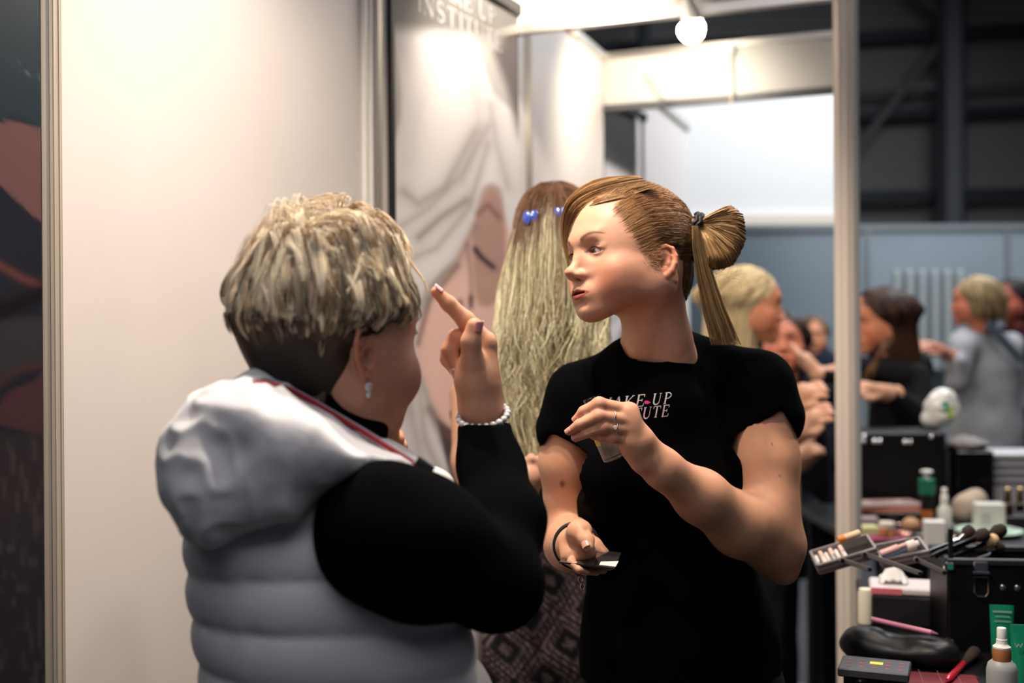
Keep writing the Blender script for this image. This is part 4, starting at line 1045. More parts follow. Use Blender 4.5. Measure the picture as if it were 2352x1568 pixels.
def long_hair():
    c = np.array([0, -.012, .050]); r = np.array([.083, .103, .088])
    H = Field((-.11, -.15, -.12), (.11, .11, .16), .004); H.add(ell(c, r), 0); H.add(rc((0, -.05, 0), (0, -.05, -.09), .066, .055), .04); H.cut(ell((0, .12, -.02), (.13, .088, .10)), .005)
    V, Q = H.mesh(); hair = mesh_np('hair', lwor(V), Q, hair_dark, longw, np.tile([.09, .045, .025], (len(V), 1)))
    N = 10000; M = 26; q = rng.normal(size=(N*4, 3)); q /= np.linalg.norm(q, axis=1)[:, None]; p = c+q*r
    ok = (((p-np.array([0, .12, -.02]))/np.array([.13, .088, .10]))**2).sum(1) > 1; q, p = q[ok & (q[:, 2] > -.75)][:N], p[ok & (q[:, 2] > -.75)][:N]; N = len(p)
    crown = nrm([0, -.2, 1.]); tang = q-crown*(q@crown)[:, None]; tang /= np.linalg.norm(tang, axis=1)[:, None]+1e-6
    cn = np.stack([vnoise(q*6+k*7.3) for k in range(3)], 1); cf = np.stack([vnoise(q*17+k*5.1) for k in range(3)], 1)
    end = -.20+.07*cf[:, 0]-.34*rng.random(N)**2.4+.04*cn[:, 1]; pos = p.copy(); out = [pos.copy()]; dirv = tang+q*.15
    L_ = (p[:, 2]-end)*1.12; st = L_/(M-1); ph = rng.random(N)*2+cn[:, 2]*6; spread = rng.normal(size=N)*.35+cn[:, 0]*.8
    for k in range(1, M):
        u = k/M; dirv = dirv+np.array([0, -.02, -1])*.5; dirv /= np.linalg.norm(dirv, axis=1)[:, None]
        wv = np.stack([np.sin(u*22+ph), np.cos(u*19+ph*1.3), 0*ph], 1)*(.50+.25*cf[:, 2:3])*sstep(.2, .6, u)
        sp = np.stack([spread*.14*np.exp(-((u-.48)/.2)**2)-pos[:, 0]*2.8*sstep(.5, 1, u), -.05-0*ph, 0*ph], 1)
        pos = pos+(dirv+wv+sp*.9)*st[:, None]
        e = (pos-c)/r; l = np.linalg.norm(e, axis=1); m = (l < 1.02+.03*cf[:, 1]) & (pos[:, 2] > -.02); pos = np.where(m[:, None], c+e/l[:, None]*r*(1.02+.03*cf[:, 1:2]), pos)
        low = pos[:, 2] <= -.02; mn = .070+.05*sstep(-.05, -.2, pos[:, 2])+.015*cf[:, 2]
        need = -mn-.02; pos[:, 1] = np.where(low & (pos[:, 1] > need) & (pos[:, 1] < .03), pos[:, 1]+(need-pos[:, 1])*.35, pos[:, 1])
        out.append(pos.copy())
    path, own = clump(np.stack(out, 1), 420, .6, 9, .25); z = path[:, :, 2]; lim = .092+.035*sstep(.04, -.10, z); path[:, :, 0] = lim*np.tanh(path[:, :, 0]/lim); uu_ = np.linspace(0, 1, M)[None]; path[:, :, 0] += .006*np.sin(uu_*30+rng.random((N, 1))*6)*uu_; path[:, :, 1] += .006*np.cos(uu_*26+rng.random((N, 1))*6)*uu_; g = cf[:, 1]*.9+.5*rng.normal(size=N)
    root = mixc(np.tile([.075, .034, .018], (N, 1)), (.24, .12, .065), sstep(-.8, 1, g)); bl = mixc(np.tile([.33, .27, .14], (N, 1)), (.92, .86, .60), sstep(-.8, .8, g))
    t = sstep(.030, -.060, z+.035*cn[:, 0:1]+.02*rng.normal(size=(N, 1))+.05*np.exp(-(path[:, :, 0]/.03)**2)*-1)[:, :, None]
    strands('strands', lwor(path), .00060*(.6+.8*rng.random(N)), hair_m, hair, root[:, None]*(1-t)+bl[:, None]*t, (.7, 1, 1, .35))
long_hair()
# butterfly clips
for (x, y) in ((1220, 498), (1289, 490)):
    c = P(x, y, 2.214); t = MB(); 
    for s in (-1, 1): 
        t.lathe(c+np.array([s*.0075, 0, .001*s]), [(.001, -.003), (.0078, -.002), (.0088, .0010), (.004, .0045)], frame_from((s*.35, -1, .1), (1, 0, 0)), 14, 1., 1.5)
    t.tube([c+np.array([-.008, -.001, -.010]), c+np.array([0, -.004, -.002]), c+np.array([.008, -.001, -.010])], .0016, 6); t.tube([c+np.array([-.007, -.001, .011]), c+np.array([0, -.004, .002]), c+np.array([.007, -.001, .011])], .0014, 6)
    t.build('hair_clip', mat('clip_blue', (.03, .09, .45), rough=.18, coat=.8), longw, smooth=True, auto=40)
# ---------------------------------------------------------------- people further back
def dark_cloth(name, c, **k): return mat(name, c, rough=.9, spec=.15, **k)
def garment(name, parent, adds, m, h=.007, cuts=(), wr=.004, colf=None):
    al = np.concatenate([[np.minimum(a[0].lo, a[0].hi), np.maximum(a[0].lo, a[0].hi)] for a in adds]); F = Field(al.min(0)-.03, al.max(0)+.03, h)
    for a, k in adds: F.add(a, k)
    for c in cuts: F.cut(c, .006)
    V, Q = F.mesh(); V = V+normals(V, Q)*(wr*vnoise(V*13))[:, None]; return mesh_np(name, V, Q, m, parent, None if colf is None else colf(V))
def legs(parent, x, y, zt, m, face=(0, 1), w=.14):
    f = nrm([face[0], face[1], 0]); s_ = np.array([-f[1], f[0], 0]); o = np.array([x, y, 0])
    ad = [(rc(o+[0, 0, zt+.02], o+[0, 0, zt-.08], w, w+.004, None, 1.), 0)]
    for s in (-1, 1): q = o+s_*s*.078; ad += [(rc(q+[0, 0, zt-.10], q+[0, 0, .45], .088, .062), .04), (rc(q+[0, 0, .45], q+[0, 0, .09], .062, .050), .02)]
    garment('trousers', parent, ad, m, .010)
    for s in (-1, 1):
        q = o+s_*s*.08; garment('shoe', parent, [(rc(q-f*.04+[0, 0, .038], q+f*.15+[0, 0, .032], .040, .036), 0), (rc(q+[0, 0, .05], q+[0, 0, .09], .042), .02)], mat('shoe_black', (.01, .01, .012), rough=.5), .008, [box((*q[:2], -.05), (.4, .4, .051))])
def lank(parent, O, M, N, end, ca, cb, seed, part=0., hug=.09, sx=1., rr=.0016, name='strands', back=-.3, front=.088):
    g = np.random.default_rng(seed); c = np.array([0, -.014, .050]); r = np.array([.083*sx, .103, .091])
    H = Field((-.12, -.16, -.13), (.12, .12, .17), .006); H.add(ell(c, r), 0); H.add(rc((0, -.05, 0), (0, -.05, -.08), .066, .05), .04); H.cut(ell((0, .118, -.02), (.13, front, .098)), .005)
    V, Q = H.mesh(); hair = mesh_np('hair', V@M.T+O, Q, hair_dark, parent, np.tile(np.asarray(ca)*.8, (len(V), 1)))
    q = g.normal(size=(N*5, 3)); q /= np.linalg.norm(q, axis=1)[:, None]; p = c+q*r; ok = (((p-np.array([0, .118, -.02]))/np.array([.13, front, .098]))**2).sum(1) > 1
    q, p = q[ok & (q[:, 2] > -.6)][:N], p[ok & (q[:, 2] > -.6)][:N]; N = len(p); cr = nrm([part, .1, 1.]); dirv = q-cr*(q@cr)[:, None]; dirv /= np.linalg.norm(dirv, axis=1)[:, None]+1e-6
    ff = sstep(-.02, .06, p[:, 1])[:, None]; dirv = dirv*(1-.5*ff)+np.array([0, back, 0])+ff*np.array([0, -1.3, 0])+ff*np.sign(q[:, :1])*np.array([.7, 0, 0]); cf = vnoise(q*12); en = end+.06*cf+.03*g.normal(size=N); MM = 16; st = np.maximum(p[:, 2]-en, .03)*1.1/(MM-1); pos = p.copy(); out = [pos.copy()]
    for k in range(1, MM):
        dirv = dirv+np.array([0, 0, -.45]); dirv /= np.linalg.norm(dirv, axis=1)[:, None]; pos = pos+dirv*st[:, None]
        e = (pos-c)/r; l = np.linalg.norm(e, axis=1); m = (l < 1.03) & (pos[:, 2] > -.02); pos = np.where(m[:, None], c+e/l[:, None]*r*1.03, pos); lw = sstep(.05, -.02, pos[:, 2]); xn = np.hypot(pos[:, 0], pos[:, 1]+.045)+1e-6; fx = 1+(np.minimum(xn, hug)/xn-1)*lw; pos[:, 0] *= fx; pos[:, 1] = -.045+(pos[:, 1]+.045)*fx; out.append(pos.copy())
    path, own = clump(np.stack(out, 1), 90, .6, seed)
    strands(name, path@M.T+O, rr, hair_m, hair, mixc(np.tile(ca, (N, 1)), cb, sstep(-.8, .8, cf+.4*g.normal(size=N))), (1, 1, .4)); return hair
# blonde woman in profile, facing right
p = thing('person', 'smiling woman with pulled-back blond hair in profile facing right, beige jacket, behind the young woman', 'person', (.72, 3.62, 0))
M_ = rotz(rad(-98))@rotx(rad(-4)); O_ = P(1722, 712, 3.55)-M_@np.array([.072, 0, 0]); YB = 3.6
far_c = (1.0, .80, .72)
body_mesh(p, M_, O_, [[([P(1770, 900, 3.5), P(1800, 1010, 3.45), P(1850, 985, 3.35)], [.045, .04, .030], .02)]+hand_chains(P(1850, 985, 3.35), P(1902, 930, 3.30), (0, .6, .8), curl=(.01, 0, -.012)),
    [([P(1700, 920, 3.75), P(1780, 1030, 3.6), P(1845, 900, 3.42)], [.045, .04, .028], .02)]+hand_chains(P(1836, 925, 3.42), P(1890, 880, 3.38), (0, .7, .7), curl=(.008, 0, -.012))], col=far_c)
eye_obj(p, M_, O_, 1, np.array([0, 1, -.1])); eye_obj(p, M_, O_, -1, np.array([0, 1, -.1]))
lank(p, O_, M_, 2600, -.25, (.42, .30, .15), (.85, .70, .42), 31, .2, back=-1.1, rr=.0018)
garment('jacket', p, [(rc(P(1735, 960, 3.6), P(1735, 1200, 3.6), .13, .14, (0, 1, 0), .8), 0), (rc(P(1700, 880, 3.65), P(1775, 880, 3.52), .06, .055), .05), (rc(P(1775, 880, 3.50), P(1800, 960, 3.46), .056, .05), .03)], dark_cloth('beige_knit', (.36, .30, .19)))
legs(p, .76, 3.6, .84, dark_cloth('dark_skirt', (.01, .01, .012)), (1, 0))
# client whose chin is being made up
p2 = thing('person', 'seated client with head tilted back, mostly hidden between the blonde woman and the pale post', 'person', (.98, 4.45, 0))
M_ = rotz(rad(165))@rotx(rad(8)); O_ = P(1800, 800, 4.35)
body_mesh(p2, M_, O_, [[([P(1850, 960, 4.3), P(1840, 1060, 4.2), P(1870, 1040, 4.0)], [.045, .038, .028], .02)]+hand_chains(P(1850, 1050, 4.02), P(1890, 1020, 3.98), (0, 1, 0))], col=(1.0, .72, .70)); lank(p2, O_, M_, 1200, -.05, (.015, .010, .010), (.05, .03, .02), 32, back=-.4, rr=.002)
garment('dark_top', p2, [(rc(P(1815, 930, 4.4), P(1830, 1240, 4.4), .13, .15, (0, 1, 0), .8), 0), (rc(P(1770, 905, 4.4), P(1880, 905, 4.4), .06, .06), .04)], dark_cloth('ink_cotton', (.010, .010, .014)))
ch = thing('stool', 'dark padded stool under the seated client', 'stool', (1.03, 4.45, 0)); mb = MB(); mb.lathe((1.03, 4.45, 0), [(.17, .53), (.18, .55), (.18, .60), (.16, .615)], None, 24); mb.build('seat', mat('vinyl_black', (.01, .01, .01), rough=.4), ch); mb = MB(); mb.lathe((1.03, 4.45, 0), [(.22, 0), (.22, .02), (.03, .04), (.03, .53)], None, 20); mb.build('pedestal', mat('base_alu', (.4, .4, .4), rough=.4, metal=.8), ch)
garment('trousers', p2, [(rc((1.03, 4.45, .76), (1.03, 4.40, .80), .14, .14), 0), (rc((.96, 4.36, .76), (.95, 4.02, .74), .08, .065), .03), (rc((1.10, 4.36, .76), (1.11, 4.02, .74), .08, .065), .03), (rc((.95, 4.02, .74), (.95, 4.0, .08), .06, .045), .02), (rc((1.11, 4.02, .74), (1.11, 4.0, .08), .06, .045), .02)], dark_cloth('ink_cotton', (.010, .010, .014)), .01)
for x_ in (.95, 1.11): garment('shoe', p2, [(rc((x_, 4.02, .04), (x_, 3.86, .035), .042, .038), 0)], mat('shoe_black', (.01, .01, .012)), .008, [box((x_, 4, -.05), (.3, .3, .051))])
# small face in the distance
p3 = thing('person', 'small distant person with brown hair and a round face, beside the pale post', 'person', (1.86, 7.0, 0))
M_ = rotz(rad(172)); O_ = P(1866, 778, 7.0); body_mesh(p3, M_, O_, [], col=(1.05, .85, .72)); lank(p3, O_, M_, 900, -.06, (.09, .045, .02), (.22, .12, .06), 33, rr=.003)
garment('coat', p3, [(rc(P(1866, 850, 7), P(1866, 1000, 7), .16, .17, (0, 1, 0), .7), 0), (rc(P(1835, 838, 7), P(1897, 838, 7), .07, .07), .05)], dark_cloth('navy_coat', (.012, .016, .028)), .01); legs(p3, 1.85, 7.0, .80, dark_cloth('ink_cotton', (.010, .010, .014)), (0, -1))
# dark-haired make-up artist
p4 = thing('person', 'woman with long dark auburn hair in black, facing left and reaching to a face', 'person', (1.42, 4.25, 0))
M_ = rotz(rad(103))@rotx(rad(-7)); O_ = P(2046, 745, 4.14)-M_@np.array([-.072, 0, 0])
body_mesh(p4, M_, O_, [[([P(1985, 845, 4.10), P(1880, 862, 4.1)], [.036, .027], .02)]+hand_chains(P(1880, 860, 4.10), P(1812, 785, 4.15), (.6, .3, -.5), curl=(.012, 0, -.012)), [([P(2055, 905, 3.98), P(2020, 900, 3.95)], [.034, .028], .02)]+hand_chains(P(2025, 900, 3.95), P(1948, 885, 3.90), (0, .7, .7), curl=(0, 0, -.012))], col=(1.0, .78, .68), base=(.55, .30, .20))
lank(p4, O_, M_, 2600, -.23, (.022, .010, .007), (.075, .030, .013), 34, back=.05, rr=.0018)
g_ = np.random.default_rng(3); N_ = 700; t_ = np.linspace(0, 1, 12); a_ = g_.random(N_)
X_ = 2052-18*a_[:, None]+(-72+40*a_[:, None])*t_[None]**1.1+4*np.sin(t_[None]*7+a_[:, None]*9); Y_ = 772+(92+12*np.sin(a_[:, None]*7))*t_[None]
pt_ = np.array([[P(X_[i, j], Y_[i, j], 4.02-.05*t_[j]) for j in range(12)] for i in range(N_)]); strands('auburn_lengths', pt_, .0018, hair_m, p4, mixc(np.tile([.025, .010, .004], (N_, 1)), (.16, .065, .018), g_.random(N_)), (.8, 1, .4))
garment('sweater', p4, [(rc(P(2075, 930, 4.25), P(2070, 1150, 4.25), .125, .135, (0, 1, 0), .9), 0), (rc(P(2050, 850, 4.2), P(2105, 845, 4.3), .065, .062), .05), (rc(P(2060, 860, 4.12), P(1985, 850, 4.10), .056, .042), .03), (rc(P(1985, 850, 4.10), P(1895, 862, 4.10), .042, .032), .02), (rc(P(2100, 870, 4.15), P(2110, 960, 4.05), .060, .052), .03), (rc(P(2110, 960, 4.05), P(2045, 905, 3.98), .050, .038), .02)], dark_cloth('black_jumper', (.007, .007, .009)))
legs(p4, 1.45, 4.25, .82, dark_cloth('ink_cotton', (.010, .010, .014)), (-1, 0))
# grey sweater, back turned
p5 = thing('person', 'person in a pale grey jumper with a shoulder strap and tied blond hair, back turned', 'person', (2.35, 5.6, 0))
M_ = rotz(rad(62)); O_ = P(2240, 700, 5.58); body_mesh(p5, M_, O_, [[([P(2205, 830, 5.45), P(2150, 800, 5.4)], [.036, .027], .02)]+hand_chains(P(2165, 806, 5.4), P(2105, 785, 5.35), (0, .7, .7))], col=(1.1, .70, .60), base=(.55, .24, .16))
lank(p5, O_, M_, 1500, -.02, (.20, .13, .055), (.55, .40, .20), 35, back=-.9, hug=.1, rr=.0022); mb = MB(); mb.lathe(P(2297, 712, 5.62), [(.001, -.05), (.03, -.04), (.045, 0), (.03, .04), (.001, .05)], None, 16); mb.build('bun', mat('bun_blond', (.34, .24, .11), rough=.6, noise=(60, .4, (1, 1, .2))), p5, smooth=True)
garment('jumper', p5, [(rc(P(2268, 850, 5.6), P(2265, 1010, 5.6), .165, .160, (0, 1, 0), .75), 0), (rc(P(2215, 790, 5.55), P(2318, 795, 5.7), .075, .070), .06), (rc(P(2212, 800, 5.5), P(2196, 880, 5.45), .064, .052), .03), (rc(P(2196, 880, 5.45), P(2200, 830, 5.42), .048, .04), .02), (rc(P(2265, 1000, 5.6), P(2262, 1110, 5.6), .17, .19, (0, 1, 0), .75), .05), (rc(P(2318, 800, 5.66), P(2335, 930, 5.6), .06, .05), .03)], mat('jumper_grey', (.36, .36, .37), rough=.9, spec=.15, noise=(12, .08)))
mb = MB(); a_, b_ = P(2268, 742, 5.47), P(2348, 830, 5.47); v_ = b_-a_; mb.box((a_+b_)/2, (.012, .045, np.linalg.norm(v_)), frame_from(v_, (0, 1, 0)), .003); mb.build('strap', mat('strap_blue', (.07, .09, .11), rough=.7), p5)
legs(p5, 2.34, 5.6, .72, mat('jeans_blue', (.06, .08, .13), rough=.9), (0, 1))
# dark-haired person at the frame edge
p6 = thing('person', 'dark-haired person in dark red clothes at the right edge, behind the grey jumper', 'person', (2.78, 6.3, 0))
M_ = rotz(rad(120)); O_ = P(2325, 698, 6.3); body_mesh(p6, M_, O_, [], col=(.80, .42, .42)); lank(p6, O_, M_, 1100, -.04, (.010, .008, .008), (.03, .02, .02), 36, rr=.0024)
garment('coat', p6, [(rc(P(2345, 830, 6.3), P(2350, 1010, 6.3), .18, .19, (0, 1, 0), .75), 0), (rc(P(2300, 785, 6.3), P(2390, 785, 6.3), .08, .08), .06)], dark_cloth('wine_wool', (.030, .008, .010)), .01); legs(p6, 2.82, 6.3, .78, dark_cloth('ink_cotton', (.010, .010, .014)), (-1, 0))
# ---------------------------------------------------------------- things held by the two women
glass = mat('clear_glass', (.95, .95, .93), rough=.04, trans=.9, ior=1.45)
ax = nrm(P(1350, 905, 1.69)-P(1412, 1055, 1.688)); c0 = P(1411, 1054, 1.692); R = frame_from(ax, (1, 0, 0)); ln = .098
bt = thing('cosmetic_bottle', 'small clear glass bottle with a black cap held in the fingers of the young woman', 'bottle', c0)
mb = MB(); mb.lathe(c0, [(.0140, 0), (.0165, .002), (.0168, .010), (.0168, .058), (.0150, .064), (.0095, .070), (.0085, .074)], R, 28); mb.build('glass_body', glass, bt, smooth=True, auto=40)
mb = MB(); mb.lathe(c0, [(.0125, .006), (.0150, .009), (.0150, .050), (.012, .054)], R, 24); mb.build('liquid', mat('lotion', (.55, .44, .36), rough=.3, trans=.35), bt, smooth=True, auto=40)
mb = MB()
for a in np.linspace(2.6, 4.0, 8)[:-1]:
    A = R@rotz(a+.1); mb.box(c0+A@np.array([.01695, 0, .040]), (.0004, .0036, .026), A)
mb.build('label', mat('label_yellow', (.72, .58, .06), rough=.5), bt)
mb = MB(); mb.lathe(c0, [(.0098, .072), (.0102, .074), (.0102, .096), (.0094, .098)], R, 24); mb.build('cap', mat('cap_black', (.008, .008, .012), rough=.15, coat=.6), bt, smooth=True, auto=40)
# palette plate in her lower hand
q = [P(1284, 1292, 1.632), P(1412, 1307, 1.600), P(1427, 1268, 1.660), P(1318, 1258, 1.690)]
c = sum(q)/4; xx = nrm(q[1]-q[0]); nn = nrm(np.cross(q[1]-q[0], q[3]-q[0])); A = frame_from(nn, xx)
pl = thing('mixing_palette', 'thin dark glossy mixing plate with a pale swatch, held flat by the young woman', 'palette', c)
mb = MB(); mb.prism([((A.T@(v-c))[0], (A.T@(v-c))[1]) for v in q], -.0012, .0012, c, A); mb.build('plate', mat('plate_smoke', (.03, .028, .030), rough=.12, coat=.5), pl)
mb = MB(); s_ = [P(1376, 1289, 1.612), P(1414, 1293, 1.603), P(1421, 1281, 1.624), P(1380, 1281, 1.624)]; V_ = [((A.T@(v-c))[0], (A.T@(v-c))[1]) for v in s_]
mb.prism(V_, .0013, .0019, c, A); mb.build('swatch', mat('swatch_pale', (.72, .60, .56), rough=.4), pl)
# ---------------------------------------------------------------- the make-up tables on the right
TZ = .85
def on(px, py, dz=0.):
    "point of the table top seen at that place of the photograph"
    Y = (CAMZ-TZ-dz)*FPX/(py-784-(px-1176)*math.tan(ROLL)*1.); p = P(px, py, Y); p[2] = TZ+dz; return p
TU = nrm([.31, 1.17]); TVv = np.array([TU[1], -TU[0]]); TR = np.stack([[TVv[0], TVv[1], 0], [TU[0], TU[1], 0], [0, 0, 1.]], 1)
def table(name, label, A, lu, lv, m, TR=TR):
    A = np.array([*A, 0.]); t = thing(name, label, 'table', A+TR@[lv/2, lu/2, 0]); c = A+TR@[lv/2, lu/2, 0]
    mb = MB(); mb.box((c[0], c[1], TZ-.012), (lv, lu, .024), TR, .003); mb.build('tabletop', m, t)
    for a in (.06, lv-.06):
        for b in (.06, lu-.06): mb = MB(); q = A+TR@[a, b, 0]; mb.box((q[0], q[1], (TZ-.026)/2), (.045, .045, TZ-.026), TR, .004); mb.build('leg', mat('leg_dark', (.02, .02, .022), rough=.5), t)
    return t
tm = mat('table_black', (.004, .0035, .004), rough=.4, spec=.3)
table('make_up_table', 'near black make-up table crowded with open cases, at the lower right', (.515, 1.58), 1.17, 1.5, tm)
table('make_up_table', 'second black table behind the pale post, covered with palettes and bottles', (.97, 3.05), .90, 1.3, tm, np.eye(3))
def bx(name, label, cat, c, size, m, ang=-14.8, bev=.003, group=None, tilt=None):
    "a boxy thing resting with its underside at c"
    R = rotz(rad(ang)) if tilt is None else rotz(rad(ang))@tilt; t = thing(name, label, cat, c, group); mb = MB(); mb.box(np.asarray(c)+R@np.array([0, 0, size[2]/2]), size, R, bev); mb.build('body', m, t); return t, R
def lt(name, label, cat, c, parts, group=None, R=None, n=22):
    "turned thing: parts = [(name, profile, material)]"
    t = thing(name, label, cat, c, group)
    for nm, prof, m in parts: mb = MB(); mb.lathe(c, prof, R, n); mb.build(nm, m, t, smooth=True, auto=35)
    return t
W_ = mat('plastic_white', (.78, .77, .74), rough=.35); K_ = mat('plastic_black', (.004, .004, .005), rough=.22, spec=.35, coat=.15); chrome = mat('chrome', (.85, .86, .88), rough=.10, metal=1.)
grn = mat('plastic_green', (.004, .20, .105), rough=.30, coat=.2); amber = mat('amber_glass', (.50, .14, .02), rough=.1, coat=.4); gold = mat('gold_cap', (.85, .60, .30), rough=.2, metal=1.); frost = mat('frosted', (.42, .43, .42), rough=.45, trans=.25)
wood = mat('collar_wood', (.36, .14, .045), rough=.5, noise=(70, .3, (1, 1, .15)))
# spray bottle in the corner
c = on(2302, 1652)
lt('spray_bottle', 'frosted spray bottle with a wooden collar and white nozzle in the lower right corner', 'bottle', c, [('glass_body', [(.021, 0), (.0225, .003), (.0225, .066), (.020, .075), (.0145, .080)], frost), ('collar', [(.0132, .079), (.0135, .080), (.0135, .097), (.0132, .098)], wood), ('spray_head', [(.0128, .0985), (.0130, .101), (.0090, .104), (.0080, .106), (.0080, .112), (.0070, .113), (.0070, .128), (.0062, .1295)], W_)])
# green tubes standing on their caps
def tube_thing(name, label, px, py, h, w, mark=None):
    c = on(px, py); t = thing(name, label, 'tube', c); R = rotz(rad(-14)); mb = MB(); n = 24; prof = []
    mb.lathe(c, [(.0135, 0), (.0140, .001), (.0140, .020), (.0125, .021)], R, n); mb.build('cap', grn, t, smooth=True, auto=35)
    mb = MB(); V = []; m_ = 8
    for i in range(m_):
        u = i/(m_-1); z = .021+(h-.021)*u; rx = w/2*(.86+.14*u); ry = max(.0008, .0135*(1-u**1.6))
        for a in range(n): V.append((rx*math.cos(2*PI*a/n), ry*math.sin(2*PI*a/n), z))
    F = [(k*n+a, k*n+(a+1) % n, (k+1)*n+(a+1) % n, (k+1)*n+a) for k in range(m_-1) for a in range(n)]+[list(range(n))[::-1], [(m_-1)*n+a for a in range(n)]]
    mb.raw(np.array(V)@R.T+c, F); mb.build('body', grn, t, smooth=True, auto=50)
    mk = MB()
    if mark == 'W':
        for a, b in (((-.006, 1), (-.003, 0)), ((-.003, 0), (0, .8)), ((0, .8), (.003, 0)), ((.003, 0), (.006, 1))): mk.tube([c+R@np.array([a[0]-.010, -.0120, h*.70+a[1]*.007]), c+R@np.array([b[0]-.010, -.0120, h*.70+b[1]*.007])], .0006, 6)
    else:
        for k, wd in enumerate((.030, .024, .026)): mk.box(c+R@np.array([0, -.0050-.0016*k, h*.90-.008*k]), (wd, .0006, .0012 if k else .0025), R)
    mk.build('print', mat('print_pale', (.35, .42, .38), rough=.5), t); return t
tube_thing('green_tube', 'dark green squeeze tube standing in the shadow of the black case', 2302, 1545, .106, .040)
tube_thing('green_tube', 'bright green squeeze tube cut off by the right edge of the photo', 2353, 1612, .112, .042, 'W')
# flat palette with yellow sticker, on a darker box
c = on(2010, 1600); t, R = bx('flat_box', 'flat black box under the palette with the yellow sticker', 'box', c, (.085, .055, .030), K_, 12)
c2 = c+[0, 0, .0302]; t, R = bx('eyeshadow_palette', 'charcoal eyeshadow palette with red printing and a yellow sticker near the pale post', 'palette', c2, (.108, .080, .014), mat('palette_charcoal', (.035, .036, .042), rough=.5), -22, .002)
mb = MB(); mb.box(c2+R@np.array([.002, .006, .0145]), (.020, .013, .0008), R); mb.build('sticker', mat('sticker_yellow', (.75, .62, .05), rough=.5), t)
mb = MB()
for i in range(5):
    for j in range(3):
        if (i, j) in ((2, 2), (2, 1)): continue
        mb.box(c2+R@np.array([-.040+.020*i, -.022+.020*j, .0143]), (.006+.003*((i*j) % 2), .0030, .0006), R)
mb.build('print', mat('print_red', (.42, .06, .06), rough=.6), t)
# black pouch with a pink pencil on it
c = on(2062, 1545)+TR@np.array([0, .04, 0]); po = thing('pouch', 'soft black zip pouch with a pink pencil lying on it', 'pouch', c)
F = Field(c-[.13, .10, .005], c+[.13, .10, .09], .004); Rp = rotz(rad(-24)); F.add(ell(c+[0, 0, .022], (.092, .048, .024), Rp), 0); F.add(ell(c+Rp@np.array([-.055, 0, .030]), (.032, .036, .026), Rp), .03); F.add(ell(c+Rp@np.array([.07, 0, .022]), (.034, .036, .021), Rp), .03); F.cut(box(c-[0, 0, .1], (.3, .3, .1)), 0)
V, Q = F.mesh(); V = V+normals(V, Q)*(.0025*vnoise(V*40))[:, None]; V[:, 2] = np.maximum(V[:, 2], TZ+.0002); mesh_np('body', V, Q, mat('pouch_nylon', (.008, .008, .009), rough=.4, spec=.4), po)
pa, pb = P(2001, 1421, 2.03), P(2138, 1452, 1.985)
pc_ = thing('make_up_pencil', 'long pink make-up pencil lying on the black pouch', 'pencil', pa); mb = MB(); mb.tube([pa, pb], .0042, 8); mb.build('barrel', mat('pencil_pink', (.86, .30, .42), rough=.3), pc_); v_ = nrm(pb-pa); mb = MB(); mb.lathe(pb, [(.0042, 0), (.0008, .012)], frame_from(v_, (0, 0, 1)), 8); mb.build('tip', mat('pencil_lilac', (.30, .10, .25), rough=.4), pc_)
# white pot behind the pouch
lt('sponge_pot', 'small cream coloured pot standing between the post and the tissue pack', 'pot', P(1988, 1416, 2.28)*[1, 1, 0]+[0, 0, TZ], [('body', [(.012, 0), (.0145, .002), (.0145, .062), (.0120, .070), (.001, .072)], mat('pot_cream', (.80, .74, .60), rough=.5))])
# clear box with a tissue pack on it
cb = P(2082, 1440, 2.30)*[1, 1, 0]+[0, 0, TZ]; t, R = bx('storage_box', 'smoked storage box under the tissue pack', 'box', cb, (.140, .11, .060), mat('smoked_plastic', (.022, .020, .024), rough=.15, coat=.4), -16, .004)
ct = cb+[0, 0, .0602]; t, R = bx('tissue_pack', 'white and pink tissue pack with one tissue pulled out, under the open trays', 'tissues', ct, (.142, .10, .016), mat('tissue_pack', (.70, .64, .66), rough=.35), -16, .004)
mb = MB(); mb.box(ct+R@np.array([-.040, -.0505, .008]), (.058, .0015, .012), R); mb.build('pink_stripe', mat('pack_pink', (.75, .18, .24), rough=.4), t); mb = MB(); mb.box(ct+R@np.array([.058, -.0505, .007]), (.02, .0015, .010), R); mb.build('blue_corner', mat('pack_blue', (.12, .16, .50), rough=.4), t)
V = []; g = 14
for i in range(g):
    for j in range(g):
        u, v = i/(g-1)-.5, j/(g-1)-.5; rr = math.hypot(u, v); V.append(ct+R@np.array([-.025+u*.065*(1-.3*rr), v*.05, .0175+.034*math.exp(-(rr*2.4)**2)+.004*math.sin(u*24+v*9)*(.3+rr)]))
i = np.arange(g*g).reshape(g, g); o = mesh_np('tissue', V, np.stack([i[:-1, :-1], i[1:, :-1], i[1:, 1:], i[:-1, 1:]], -1).reshape(-1, 4), mat('tissue_white', (.80, .78, .76), rough=.9), t); s = o.modifiers.new('s', 'SOLIDIFY'); s.thickness = .0006
